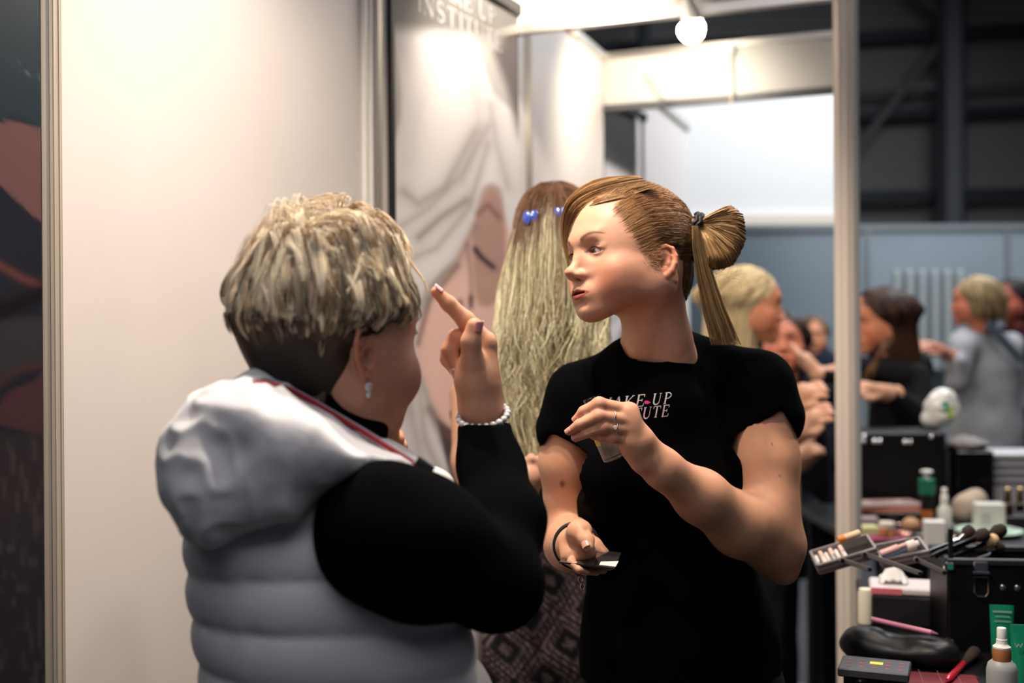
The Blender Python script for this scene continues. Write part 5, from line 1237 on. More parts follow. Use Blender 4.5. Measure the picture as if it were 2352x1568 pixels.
# big black train case with chrome hardware, open
cc = P(2288, 1400, 2.13)*[1, 1, 0]+[0, 0, TZ]; CRt = rotz(rad(-8)); case = thing('train_case', 'large open black make-up case with chrome latches and fold-out trays', 'case', cc)
pebble = mat('case_leatherette', (.003, .003, .0035), rough=.4, spec=.3, bump=(500, .5, .001)); rim = mat('case_rim', (.045, .048, .058), rough=.35, metal=.6)
w, d, h = .20, .14, .160; mb = MB()
for (x, y, sx, sy) in ((0, -d/2, w, .008), (0, d/2, w, .008), (-w/2, 0, .008, d), (w/2, 0, .008, d)): mb.box(cc+CRt@np.array([x, y, h/2]), (sx, sy, h), CRt)
mb.box(cc+CRt@np.array([0, 0, .004]), (w, d, .008), CRt); mb.build('body', pebble, case)
mb = MB()
for (x, y, sx, sy) in ((0, -d/2, w+.01, .014), (0, d/2, w+.01, .014), (-w/2, 0, .014, d), (w/2, 0, .014, d)): mb.box(cc+CRt@np.array([x, y, h+.004]), (sx, sy, .012), CRt, .002)
mb.build('rim', rim, case)
lx = CRt.T@(P(2255, 1330, 2.055)-cc); mb = MB(); mb.box(cc+CRt@np.array([lx[0], -d/2-.007, h-.004]), (.026, .006, .020), CRt, .002); mb.box(cc+CRt@np.array([lx[0], -d/2-.010, h-.014]), (.030, .004, .005), CRt, .001); mb.tube([cc+CRt@np.array([lx[0]+sx*.012, -d/2-.008, h-.022-dz]) for sx, dz in ((-1, 0), (-1, .028), (-.6, .035), (.6, .035), (1, .028), (1, 0))], .0013, 6, True); mb.build('latch', chrome, case)
for k, px in enumerate((2306, 2338)):
    q = CRt.T@(P(px, 1351, 2.05)-cc); mb = MB(); mb.lathe(cc+CRt@np.array([q[0], -d/2-.004, q[2]]), [(.0055, 0), (.0055, .002), (.002, .004)], CRt@frame_from((0, -1, 0), (1, 0, 0)), 12); mb.build('stud', chrome, case, smooth=True, auto=40)
for sx in (-1, 1):
    for z in (.006, h-.004): mb = MB(); mb.box(cc+CRt@np.array([sx*w/2, -d/2, z+(.008 if z < .1 else 0)]), (.018, .018, .018), CRt, .004); mb.build('corner_guard', chrome, case)
q0 = P(2184, 1470, 2.07); q1 = P(2184, 1212, 2.08); mb = MB(); mb.box((q0+q1)/2, (.0085, .006, q1[2]-q0[2]), CRt, .001); mb.build('hinge_strut', mat('strut_dark', (.05, .05, .055), rough=.2, metal=.8), case)
# fold-out trays of the case
tray_m = mat('tray_alu', (.30, .27, .26), rough=.42, metal=.45); trays = []
for k, (px, py, wd, tl, Y) in enumerate(((1938, 1272, .108, 22, 2.10), (2070, 1268, .084, 16, 2.13))):
    c = P(px, py, Y); R = rotz(rad(-8))@roty(rad(-tl+4))@rotx(rad(10)); d_ = .072; mb = MB(); hh = .020; tr = None
    for (x, y, sx, sy) in ((0, -d_/2, wd, .004), (0, d_/2, wd, .004), (-wd/2, 0, .004, d_), (wd/2, 0, .004, d_)): mb.box(c+R@np.array([x, y, 0]), (sx, sy, hh), R)
    mb.box(c+R@np.array([0, -d_/2-.0025, .0]), (wd, .002, .004), R); mb.box(c+R@np.array([0, -d_/2-.0025, .008]), (wd, .003, .003), R)
    tr = mb.build('tray', tray_m, case); mb = MB(); mb.box(c+R@np.array([0, 0, -hh/2+.002]), (wd-.004, d_-.004, .003), R); mb.build('lining', mat('lining_black', (.008, .008, .008), rough=.8), tr); trays.append((c, R, wd, d_))
for (x0, y0, x1, y1) in ((1934, 1286, 1997, 1307), (1985, 1272, 2112, 1316), (2104, 1284, 2168, 1314)):
    a, b = P(x0, y0, 2.055), P(x1, y1, 2.055); mb = MB(); mb.box((a+b)/2, (.009, .0025, np.linalg.norm(b-a)+.008), frame_from(b-a, (0, 0, 1))@rotz(PI/2)@np.eye(3) if False else frame_from(b-a, np.cross(b-a, (0, 1, 0))), .001); ar = mb.build('arm', tray_m, case); m2 = MB()
    for q in (a, b): m2.lathe(q-[0, .002, 0], [(.004, 0), (.004, .002)], frame_from((0, -1, 0), (1, 0, 0)), 12)
    m2.build('rivet', mat('strut_dark'), ar)
# cosmetics lying in the trays
def stick(c, R, off, ln, r, m1, m2, name, label, cat, group=None, cut=.45):
    a = c+R@np.array(off); u = R@np.array([0, 1, 0.]); t = thing(name, label, cat, a, group); mb = MB(); mb.lathe(a-u*ln/2, [(r, 0), (r, ln*cut)], frame_from(u, (0, 0, 1)), 12); mb.build('base', m1, t, smooth=True, auto=40); mb = MB(); mb.lathe(a-u*ln/2, [(r*.94, ln*cut), (r*.94, ln*.98), (r*.7, ln)], frame_from(u, (0, 0, 1)), 12); mb.build('cap', m2, t, smooth=True, auto=40)
c, R, wd, d_ = trays[0]; pinkw = mat('tube_shell', (.78, .66, .62), rough=.3)
for k in range(6): stick(c, R, (-.048+.0095*k, -.004, -.001+.006*(k % 2)), .062, .0046, pinkw if k % 3 else chrome, mat('gloss_peach', (.80, .55, .45), rough=.2) if k % 2 else W_, 'lip_gloss', 'pale lip gloss tube packed in the left fold-out tray', 'lip gloss', 'lip gloss tubes in the left tray')
for k, (m1, m2) in enumerate(((mat('orange_cap', (.85, .28, .04), rough=.3), gold),)):
    a, b = P(1925, 1240, 2.085), P(1974, 1223, 2.085); t = thing('concealer_stick', 'gold and orange concealer stick lying across the left fold-out tray', 'concealer', a); u = b-a; l_ = np.linalg.norm(u); mb = MB(); mb.lathe(a, [(.0065, 0), (.0065, l_*.3)], frame_from(u, (0, 0, 1)), 14); mb.build('base', m1, t, smooth=True, auto=40); mb = MB(); mb.lathe(a, [(.0062, l_*.3), (.0062, l_), (.004, l_+.002)], frame_from(u, (0, 0, 1)), 14); mb.build('cap', mat('shell_gold', (.80, .58, .36), rough=.25), t, smooth=True, auto=40)
for k, (nm, lb, x0, y0, x1, y1, r, m_) in enumerate((('foundation_tube', 'pink foundation tube in the right fold-out tray', 2022, 1272, 2080, 1250, .0065, mat('tube_pink', (.72, .42, .40), rough=.35)), ('mascara', 'slate blue mascara lying in front of the pink tube', 2030, 1280, 2082, 1262, .0055, mat('mascara_blue', (.07, .11, .20), rough=.25)), ('foundation_tube', 'pale wide foundation tube at the right end of the right fold-out tray', 2082, 1256, 2110, 1247, .0100, pinkw))):
    a, b = P(x0, y0, 2.10), P(x1, y1, 2.10); t = thing(nm, lb, 'make-up tube', a); u = b-a; l_ = np.linalg.norm(u); mb = MB(); mb.lathe(a, [(r*.8, 0), (r, .002), (r, l_*.7), (r*.6, l_*.72), (r*.6, l_)], frame_from(u, (0, 0, 1)), 14); mb.build('body', m_, t, smooth=True, auto=40)
# make-up brushes fanned over the case
brushes = [(2135, 1290, 2262, 1232, 'b'), (2150, 1292, 2228, 1225, 'd'), (2175, 1296, 2282, 1245, 'c'), (2205, 1295, 2300, 1262, 's'), (2120, 1284, 2215, 1240, 'd'), (2236, 1300, 2290, 1274, 'g'), (2160, 1284, 2300, 1222, 'd')]
labs = ['black brush with a wide dark head fanned above the case', 'short black brush with a soft brown head over the case', 'brush with a fluffy cream head lying over the black case', 'black brush with a bright silver ferrule, lowest of the fan', 'leftmost thin black brush of the fan', 'brush with a pale wooden handle end at the case rim', 'long black brush reaching furthest to the right of the fan']
for k, (x0, y0, x1, y1, kd) in enumerate(brushes):
    a, b = P(x0, y0-12, 2.10+.006*k), P(x1, y1-6, 2.15+.008*k); u = b-a; l_ = np.linalg.norm(u); t = thing('make_up_brush', labs[k], 'brush', a, None); A = frame_from(u, (0, 0, 1))
    mb = MB(); mb.lathe(a, [(.0022, 0), (.0042, l_*.2), (.0035, l_*.62)], A, 10); mb.build('handle', mat('handle_pale', (.75, .55, .42), rough=.4) if kd == 'g' else K_, t, smooth=True, auto=40)
    mb = MB(); mb.lathe(a, [(.0036, l_*.62), (.0055, l_*.80)], A, 12); mb.build('ferrule', chrome if kd in 'sd' else K_, t, smooth=True, auto=40)
    mb = MB(); rr = .013 if kd in 'bcd' else .008; mb.lathe(a, [(.005, l_*.80), (rr, l_*.93), (rr*.9, l_*1.02), (rr*.3, l_*1.07)], A, 14); mb.build('bristles', mat('bristle_cream', (.70, .48, .26), rough=.9, noise=(200, .3)) if kd == 'c' else mat('bristle_dark', (.03, .018, .014), rough=.9, noise=(200, .3)), t, smooth=True)
# red case lid and red handled brush at the bottom
c = on(2165, 1592); t, R = bx('red_folder', 'dark red tiled folder lying at the bottom edge beside the spray bottle', 'folder', c, (.12, .13, .006), mat('folder_red', (.16, .008, .012), rough=.35), -14, .002)
mb = MB()
for x in (-.03, .0, .03): mb.box(c+R@np.array([x, 0, .0064]), (.0008, .148, .0006), R)
for y in (-.05, 0, .05): mb.box(c+R@np.array([0, y, .0064]), (.123, .0008, .0006), R)
mb.build('grid_lines', mat('line_grey', (.25, .10, .10), rough=.6), t)
a, b = on(2176, 1575, .012), on(2236, 1515, .012); u = b-a; l_ = np.linalg.norm(u); t = thing('make_up_brush', 'brush with a shiny red handle and dark bristles lying on the red folder', 'brush', a); A = frame_from(u, (0, 0, 1))
mb = MB(); mb.lathe(a, [(.003, 0), (.0055, .01), (.0050, l_*.6)], A, 12); mb.build('handle', mat('handle_red', (.55, .015, .04), rough=.15, coat=.5), t, smooth=True, auto=40); mb = MB(); mb.lathe(a, [(.005, l_*.6), (.010, l_*.9), (.011, l_*1.05), (.004, l_*1.15)], A, 12); mb.build('bristles', mat('bristle_dark'), t, smooth=True)
# lower left clutter on the near table
c = on(2070, 1600); 
lt('blush_pan', 'tiny red blusher pan at the bottom beside the flat black box', 'blusher', on(2104, 1612), [('pan', [(.011, 0), (.012, .001), (.012, .006), (.010, .007)], K_), ('powder', [(.0095, .0071), (.0095, .0078)], mat('powder_red', (.60, .05, .05), rough=.8))])
# ---------------------------------------------------------------- second table
def far_on(px, Y): p = P(px, 1000, Y); p[2] = TZ; return p
c = far_on(2054, 3.78); t, R = bx('train_case', 'closed black make-up case with chrome studs, in front of the woman in black', 'case', c, (.285, .18, .270), pebble, -4, .01)
for px, py in ((1984, 1013), (2008, 1013), (2021, 1013), (2078, 1015), (2091, 1015), (2139, 1003), (1984, 1002)):
    q = P(px, py, 3.688); mb = MB(); mb.lathe(q, [(.009, 0), (.009, .002), (.0065, .006), (.002, .008)], frame_from((0, -1, .25), (1, 0, 0)), 12); mb.build('stud', chrome, t, smooth=True)
F = Field(c+[.04, -.10, .26], c+[.28, .12, .44], .006); F.add(ell(c+[.150, 0, .325], (.058, .045, .062)), 0); F.add(ell(c+[.168, 0, .36], (.036, .032, .045)), .04); F.cut(box(c+[0, 0, .1], (.5, .5, .1712)), 0); V, Q = F.mesh(); V = V+normals(V, Q)*(.010*vnoise(V*22)+.004*vnoise(V*50))[:, None]; V[:, 2] = np.maximum(V[:, 2], TZ+.2712)
bag = mesh_np('plastic_bag', V, Q, mat('bag_film', (.62, .63, .62), rough=.25, spec=.6), None); tag(bag, 'crumpled translucent plastic bag with green printing on top of the closed case', 'bag')
bb_ = BVHTree.FromPolygons(V.tolist(), Q.tolist())
for nm, px, py, w_p, h_p, m_ in (('green_label', 2170, 934, 13, 16, grn), ('lime_label', 2188, 946, 16, 18, mat('lime', (.40, .62, .06), rough=.5))):
    vs = []
    for dx, dy in ((-1, -1), (1, -1), (1, 1), (-1, 1)):
        p = P(px+dx*w_p*.7, py+dy*h_p*.7, 3.5); dd = nrm(p-np.array([0, 0, CAMZ])); hit = bb_.ray_cast(Vector(p), Vector(dd), 3.); vs.append((np.array(hit[0]) if hit[0] is not None else P(px+dx*w_p*.7, py+dy*h_p*.7, 4.13))-dd*.004)
    o = mesh_np(nm, np.array(vs), np.array([[0, 3, 2, 1]]), m_, bag, smooth=False)
c = far_on(2222, 3.76); t, R = bx('black_box', 'black box under the grey crumpled cloth', 'box', c, (.120, .15, .205), K_, -3, .006)
F = Field(c+[-.14, -.13, .20], c+[.15, .13, .28], .005); F.add(ell(c+[0, -.0, .222], (.068, .075, .026)), 0); F.cut(box(c+[0, 0, .08], (.5, .5, .1262)), 0); V, Q = F.mesh(); V = V+normals(V, Q)*(.008*vnoise(V*24)+.004*vnoise(V*60))[:, None]; V[:, 2] = np.maximum(V[:, 2], TZ+.2062); tag(mesh_np('crumpled_cloth', V, Q, mat('cloth_grey', (.20, .19, .18), rough=.9), None), 'grey brown crumpled cloth on a black box between the two cases', 'cloth')
c = far_on(2333, 3.78); t, R = bx('aluminium_case', 'pale grey ribbed aluminium case at the right edge, above the gold capped bottles', 'case', c+[0, .02, 0], (.21, .17, .195), mat('case_alu', (.45, .47, .50), rough=.4, metal=.3), -6, .006)
for k in range(4): mb = MB(); mb.box(c+[0, .02, 0]+R@np.array([0, -.087, .10+.026*k]), (.21, .006, .006), R); mb.build('rib', mat('case_rib', (.28, .30, .34), rough=.3, metal=.6), t)
for k, px in enumerate((2314, 2342)): lt('nail_polish', 'small bottle with a shiny gold cap in front of the aluminium case', 'bottle', far_on(px, 3.58), [('glass', [(.013, 0), (.014, .002), (.014, .048), (.009, .054)], K_), ('cap', [(.010, .055), (.011, .057), (.0095, .098), (.007, .10)], gold)], 'gold capped bottles')
c = far_on(2338, 3.46); t, R = bx('display_stand', 'dark stepped display stand below the gold capped bottles at the right edge', 'stand', c, (.12, .10, .035), mat('stand_dark', (.02, .02, .025), rough=.3), -6, .003)
c = far_on(2026, 3.57)
for k, (sz, m_, lb) in enumerate((((.22, .12, .035), K_, 'long black palette case, lowest of the pile by the post'), ((.20, .11, .012), mat('palette_coral', (.45, .12, .07), rough=.4), 'coral palette in the middle of the pile by the post'), ((.22, .11, .012), mat('palette_dusty', (.32, .23, .22), rough=.35), 'dusty pink open palette, topmost of the pile by the post'))):
    t, R = bx('palette', lb, 'palette', c, sz, m_, -6+5*k, .002)
    if k == 2:
        for i in range(6): mb = MB(); mb.lathe(c+R@np.array([-.085+.034*i, 0, sz[2]]), [(.013, 0), (.013, .001)], None, 14); mb.build('powder_pan', mat('pan_%d' % (i % 3), ((.50, .30, .28), (.62, .50, .46), (.35, .18, .17))[i % 3], rough=.5), t)
    c = c+[0, 0, sz[2]+.0004]
c = far_on(2000, 3.34); t, R = bx('slim_box', 'grey slim box with a lilac end near the post, behind the jar', 'box', c+[0, .12, 0], (.11, .05, .030), mat('box_taupe', (.30, .25, .25), rough=.5), -5)
c = far_on(1984, 3.33); t, R = bx('carton', 'small yellow green carton beside the pale post', 'box', c, (.075, .05, .024), mat('carton_olive', (.45, .44, .22), rough=.6), 4)
c = far_on(2018, 3.22); t, R = bx('lipstick_palette', 'flat magenta palette lying in front of the white jar', 'palette', c, (.150, .065, .012), mat('palette_magenta', (.28, .015, .08), rough=.25, coat=.4), -6, .002)
lt('cream_jar', 'white cream jar with an orange band standing on the magenta palette', 'jar', c+[.022, 0, .0125], [('base', [(.018, 0), (.020, .002), (.020, .012)], gold), ('band', [(.019, .0125), (.019, .020)], mat('orange_cap')), ('lid', [(.021, .0205), (.022, .022), (.022, .038), (.020, .040)], mat('lid_cream', (.80, .74, .62), rough=.3))])
F = Field(far_on(2091, 3.35)-[.04, .04, 0], far_on(2091, 3.35)+[.04, .04, .06], .004); F.add(ell(far_on(2091, 3.35)+[0, 0, .022], (.026, .026, .0225)), 0); V, Q = F.mesh(); tag(mesh_np('beauty_sponge', V, Q, mat('sponge_tan', (.50, .30, .16), rough=.9), None), 'round tan sponge between the jar and the amber bottle', 'sponge')
lt('pump_bottle', 'tall amber bottle with a green sleeve and pump on the far table', 'bottle', far_on(2128, 3.40), [('amber_base', [(.016, 0), (.018, .003), (.018, .060)], amber), ('dark_band', [(.0182, .0605), (.0182, .105)], K_), ('green_sleeve', [(.023, .1055), (.024, .108), (.024, .150), (.021, .153)], grn), ('pump', [(.009, .1535), (.009, .168), (.018, .170), (.018, .176), (.010, .178)], W_)])
lt('spray_bottle', 'slim white spray bottle next to the amber bottle on the far table', 'bottle', far_on(2168, 3.32), [('body', [(.018, 0), (.020, .003), (.020, .072), (.012, .084)], mat('bottle_grey', (.55, .57, .54), rough=.35)), ('spray_head', [(.010, .0845), (.011, .09), (.011, .110), (.008, .112), (.008, .132), (.006, .134)], W_)])
c = far_on(2222, 3.50); F = Field(c-[.08, .06, .0], c+[.08, .06, .13], .005); F.add(ell(c+[0, 0, .05], (.052, .035, .045), roty(rad(-25))), 0); F.add(ell(c+[.03, 0, .075], (.025, .022, .03)), .03); F.cut(box(c-[0, 0, .1], (.3, .3, .1)), 0); V, Q = F.mesh(); V = V+normals(V, Q)*(.003*vnoise(V*40))[:, None]; V[:, 2] = np.maximum(V[:, 2], TZ); tag(mesh_np('soft_purse', V, Q, mat('purse_beige', (.42, .34, .27), rough=.8), None), 'soft beige purse behind the white spray bottle', 'purse')
c = far_on(2270, 3.30); t = thing('plate', 'pale green patterned plate under the white tin', 'plate', c); mb = MB(); mb.lathe(c, [(.05, 0), (.060, .002), (.095, .014), (.093, .016), (.058, .005), (.001, .005)], None, 36); mb.build('dish', mat('plate_green', (.42, .58, .46), rough=.35, noise=(30, .5)), t, smooth=True)
c3 = c+[.0, 0, .0055]; t, R = bx('tin', 'white tin box with faint print standing on the pale green plate', 'box', c3, (.082, .045, .088), mat('tin_white', (.60, .62, .58), rough=.4), -6, .004)
mb = MB()
for k in range(5): mb.box(c3+R@np.array([-.014, -.0231, .030+.007*k]), (.030-.004*(k % 2), .0006, .0016), R)
mb.build('print', mat('print_grey', (.35, .38, .36), rough=.6), t)
c = on(2142, 1345, .0); c = far_on(2142, 2.74)
t, R = bx('white_carton', 'small white carton just behind the right fold-out tray', 'box', far_on(2144, 3.10), (.055, .04, .075), mat('carton_white', (.62, .62, .60), rough=.5), -10, .003)
for k, (px, Y, col_, lb) in enumerate(((2236, 3.58, (.010, .010, .012), 'black tin between the beige purse and the grey cloth'), (2300, 3.45, (.03, .008, .01), 'dark wine jar right of the beige purse'))):
    lt('round_tin', lb, 'tin', far_on(px, Y), [('body', [(.030, 0), (.032, .002), (.032, .05), (.030, .052)], mat('tin_%d' % k, col_, rough=.3, coat=.4)), ('lid', [(.033, .0525), (.033, .066), (.030, .069)], mat('tin_%d' % k))])
# small gold charm at the young woman's hip
q = P(1334, 1330, 1.79); mb = MB(); th_ = np.linspace(0, 2*PI, 17)[:-1]; mb.tube([q+np.array([.0035*math.cos(a), 0, .005*math.sin(a)]) for a in th_], .0008, 6, closed=True); mb.tube([q+np.array([.003+.003*math.cos(a), 0, -.011+.006*math.sin(a)]) for a in th_], .0008, 6, closed=True); mb.build('zip_charm', gold, longw)

# loose sticks, compacts and brushes strewn over both tables
def lying(px, Y, z, ang, ln, r, m1, m2, name, label, cat, group):
    a = far_on(px, Y); a[2] = TZ+z+r*1.05; u = np.array([math.cos(rad(ang)), math.sin(rad(ang)), 0]); t = thing(name, label, cat, a, group); A = frame_from(u, (0, 0, 1))
    mb = MB(); mb.lathe(a-u*ln/2, [(r*.9, 0), (r, .002), (r, ln*.5)], A, 12); mb.build('base', m1, t, smooth=True, auto=40); mb = MB(); mb.lathe(a-u*ln/2, [(r*.93, ln*.5), (r*.93, ln*.97), (r*.7, ln)], A, 12); mb.build('cap', m2, t, smooth=True, auto=40)
rose = mat('rose_metal', (.75, .42, .36), rough=.2, metal=.9); pal = [(K_, gold), (rose, K_), (W_, gold), (K_, chrome), (pinkw, rose), (K_, rose)]
for k, (px, Y, ang) in enumerate(((2075, 3.20, 12), (2092, 3.27, -30), (2110, 3.14, 40), (2190, 3.16, -12), (2206, 3.22, 25), (2060, 3.44, 8), (2050, 3.10, -20), (2212, 3.10, 65), (2232, 3.17, -40), (2120, 3.24, 0))):
    lying(px, Y, 0, ang, .058+.006*(k % 3), .0060+.0008*(k % 2), *pal[k % 6], 'lipstick', 'small metallic lipstick lying loose between the jars and bottles of the far table', 'lipstick', 'loose lipsticks on the far table')
for k, (px, Y, r_) in enumerate(((2063, 3.30, .022), (2185, 3.42, .024), (2160, 3.50, .020), (2245, 3.46, .02))):
    lt('compact', 'round black compact lying flat among the lipsticks of the far table', 'compact', far_on(px, Y), [('body', [(r_*.95, 0), (r_, .001), (r_, .007), (r_*.97, .008)], K_), ('lid', [(r_*.98, .0083), (r_*.98, .013), (r_*.9, .015)], K_ if k % 2 else rose)], 'compacts on the far table')
for k, (px, Y, ang) in enumerate(((2010, 3.14, 20), (2235, 3.26, -25))):
    lying(px, Y, 0, ang, .12, .0036, K_, mat('bristle_dark'), 'thin_brush', ('thin black brush lying near the magenta palette' if k == 0 else 'thin black brush lying in front of the pale green plate'), 'brush', None)
# ---------------------------------------------------------------- the booth, the hall and their lights
def struct(o): o['kind'] = 'structure'; return o
wall_m = mat('panel_white', (.68, .625, .59), rough=.42, spec=.35, noise=(6, .02))
alu = mat('aluminium', (.62, .58, .52), rough=.32, metal=.85)
alu_warm = mat('aluminium_matt', (.52, .46, .38), rough=.5, metal=.35)
A0 = np.array([P(120, 784, 1.62)[0], 1.62]); WD = nrm([.352, .935]); WN = np.array([WD[1], -WD[0]])      # wall line, normal into the booth
def wp(t, n=0., z=0.): q = A0+WD*t+WN*n; return np.array([q[0], q[1], z])
WR = np.stack([[WD[0], WD[1], 0], [-WD[1], WD[0], 0], [0, 0, 1.]], 1)      # x along the wall
H0 = 2.48
def panel(name, t0, t1, z0, z1, m, n=-.008, th=.016):
    mb = MB(); mb.box(wp((t0+t1)/2, n, (z0+z1)/2), (t1-t0, th, z1-z0), WR); return struct(mb.build(name, m))
def post(c, h, name, m=None, z0=0., r=.020):
    o8 = [(r*math.cos(rad(22.5+45*i)), r*math.sin(rad(22.5+45*i))) for i in range(8)]; mb = MB(); mb.prism(o8, z0, h, (c[0], c[1], 0), rotz(math.atan2(WD[1], WD[0])))
    g = [(r*1.0*math.cos(a), r*1.0*math.sin(a)) for a in ()]
    ob = mb.build(name, m or alu)
    for i in range(8):       # raised edges either side of each slot
        a = rad(45*i)+math.atan2(WD[1], WD[0]); nn = np.array([math.cos(a), math.sin(a), 0]); tt = np.array([-nn[1], nn[0], 0])
        s = MB()
        for sg in (-1, 1): s.box(np.array([c[0], c[1], (z0+h)/2])+nn*r*.945+tt*sg*r*.27, (.003, .0032, h-z0), np.stack([nn, tt, [0, 0, 1]], 1))
        me = s.build('post_groove', m or alu); attach(me, ob)
        if i > 3: pass
    return struct(ob)
floor = MB(); floor.box((1, 6, -.05), (14, 18, .1)); struct(floor.build('floor', mat('carpet_grey', (.045, .045, .05), rough=.95, noise=(40, .3))))
panel('wall_left', .02, .98, .02, H0, wall_m)
panel('wall_back', 1.02, 1.99, .02, H0, wall_m); panel('wall_rear', 2.03, 2.85, .02, H0, wall_m); panel('wall_rear', 3.36, 4.40, .02, H0, wall_m)
mb = MB(); mb.box(wp(-.50, -.008, 1.24), (.94, .016, 2.44), WR); struct(mb.build('wall_front', mat('panel_dark', (.02, .02, .025), rough=.5)))
post(wp(0, -.008), H0+.02, 'trim_1', alu_warm); post(wp(1.0, -.008), H0+.02, 'trim_2'); post(wp(2.01, -.008), H0+.02, 'trim_3')
# metal rails along the panel edges
for k, (t0, t1) in enumerate(((.02, .98), (1.02, 1.99), (2.03, 2.85), (3.36, 4.40))):
    m = MB(); m.box(wp((t0+t1)/2, -.008, H0+.01), (t1-t0, .036, .03), WR); m.box(wp((t0+t1)/2, -.008, .015), (t1-t0, .036, .03), WR); struct(m.build('trim_%d' % (40+k), alu))
for k, (t, w) in enumerate(((.935, .014), (.962, .010))):
    m = MB(); m.box(wp(t, .006, 1.24), (w, .012, 2.42), WR, .003); struct(m.build('trim_%d' % (7+k), mat('pvc_white', (.72, .69, .64), rough=.35)))
# fascias across the booth, posts at the open side
CD = nrm([.935, -.352]); FR = np.stack([[CD[0], CD[1], 0], [-CD[1], CD[0], 0], [0, 0, 1.]], 1)
fas_m = mat('fascia_white', (.60, .59, .56), rough=.5)
def fascia(name, a, ln, z0, z1, m=fas_m):
    a = np.asarray(a); mb = MB(); c = a+CD*ln/2; mb.box((c[0], c[1], (z0+z1)/2), (ln, .012, z1-z0), FR); o = struct(mb.build(name, m))
    for i, z in enumerate((z0, z1)):
        r = MB(); r.box((c[0], c[1], z), (ln, .034, .024), FR); q = r.build('rail', alu, o)
    return o
F1 = wp(1.74, .02)[:2]; fascia('wall_fascia_front', F1, .955, 2.30, 2.62)
pc = F1+CD*.965; POST = np.array([pc[0], pc[1]])
POST = np.array([P(1941, 784, 2.92)[0], 2.92])
post(POST, 2.62, 'trim_9', mat('post_cream', (.78, .69, .60), rough=.42), 0., .0245)
m = MB(); m.tube([np.array([POST[0]+.030, POST[1]-.004, z]) for z in (0.02, 1.3, 2.6)], .0085, 10); struct(m.build('trim_10', mat('clear_edge', (.7, .72, .72), rough=.1, metal=.6)))
F2 = wp(2.86, .0)[:2]; fm = fascia('wall_fascia_middle', F2, .84, 2.295, 2.49); dk = [q for q in C.objects if q.parent == fm][0]; dk.data.materials[0] = mat('rail_shadow', (.09, .09, .10), rough=.5)  # lower rail coloured dark to stand in for its shadow line
mb = MB(); a = wp(3.45, .02)[:2]; c = a+CD*1.6; mb.box((c[0], c[1], 2.31), (3.0, .02, .74), FR); 
# pale back-lit stretch of booth behind
white_far = mat('booth_far', (.74, .745, .735), rough=.6)
mb = MB(); mb.box((1.24, 7.0, 2.62), (1.62, .05, .98)); struct(mb.build('wall_far_booth', white_far))
mb = MB(); mb.box((1.24, 6.95, 2.15), (1.62, .03, .06)); struct(mb.build('trim_11', mat('cream_rail', (.72, .66, .56), rough=.5)))
# booth ceiling strip lights' grid beams far
# blue-grey hall partition
for k in range(9):
    x0 = .55+k*.98; mb = MB(); mb.box((x0+.48, 8.0+.0*k, 1.09), (.94, .03, 2.16)); struct(mb.build('wall_partition', mat('partition_blue', (.25, .295, .33), rough=.55, noise=(3, .04))))
    mb = MB(); mb.box((x0-.01, 7.99, 1.11), (.035, .04, 2.22)); struct(mb.build('trim_%d' % (20+k), mat('partition_post', (.24, .26, .27), rough=.5, metal=.3)))
mb = MB(); mb.box((4.4, 7.99, 2.20), (9.2, .05, .04)); struct(mb.build('trim_30', mat('partition_post')))
# slatted pale screen on the partition
sl = thing('louvre_screen', 'pale grey screen of vertical slats standing against the blue partition', 'screen', (P(2132, 784, 7.85)[0], 7.85, 0))
mb = MB(); mb.box(P(2132, 735, 7.85), (L(160, 7.85), .02, L(232, 7.85))); bp = mb.build('backing', mat('slat_shadow', (.20, .23, .235), rough=.7), sl)
for i in range(6): mb = MB(); mb.box(P(2060+29*i, 735, 7.81), (L(15, 7.8), .05, L(230, 7.8)), None, .01); mb.build('slat', mat('slat_grey', (.36, .40, .40), rough=.6), sl)
mb = MB()
for sx in (-1, 1): mb.box(np.array([P(2132+sx*76, 784, 7.85)[0], 7.85, .60]), (.03, .03, 1.2))
mb.build('leg', mat('slat_grey'), sl)
# hall: corrugated dark wall, beams, columns, roof
hall = mat('hall_cladding', (.22, .215, .21), rough=.7); nt = hall.node_tree
if True:
    tc = nt.nodes.new('ShaderNodeTexCoord'); w = nt.nodes.new('ShaderNodeTexWave'); w.bands_direction = 'Z'; w.inputs['Scale'].default_value = 2.2; bpn = nt.nodes.new('ShaderNodeBump'); bpn.inputs['Distance'].default_value = .05; bpn.inputs['Strength'].default_value = .6
    nt.links.new(tc.outputs['Object'], w.inputs['Vector']); nt.links.new(w.outputs[0], bpn.inputs['Height']); nt.links.new(bpn.outputs[0], nt.nodes['Principled BSDF'].inputs['Normal'])
mb = MB(); mb.box((3, 14.0, 4.0), (22, .2, 8.0)); struct(mb.build('wall_hall', hall))
beam = mat('hall_steel', (.02, .023, .03), rough=.6); beam2 = mat('hall_column', (.12, .12, .14), rough=.6)
def hb(name, x0, y0, x1, y1, w, Y, m, d=.12):
    a, b = P(x0, y0, Y), P(x1, y1, Y); v = b-a; A = frame_from(v, (0, 1, 0)); mb = MB(); mb.box((a+b)/2, (d, L(w, Y), np.linalg.norm(v)), A); struct(mb.build(name, m))
hb('wall_beam_high', 1270, 120, 2500, 62, 26, 13.5, beam); hb('wall_beam_middle', 1300, 290, 2500, 246, 20, 13.5, beam); hb('wall_beam_low', 1300, 463, 2500, 440, 22, 13.5, beam)
hb('wall_beam_thin', 1700, 222, 2500, 180, 16, 13.3, mat('hall_rail', (.12, .12, .12), rough=.7))
hb('wall_column_right', 2180, -300, 2180, 640, 34, 13.0, beam2, .3); hb('wall_column_shade', 2204, -300, 2204, 640, 14, 13.1, beam, .2)
hb('wall_column_left', 1478, -60, 1478, 300, 22, 13.0, beam, .3)
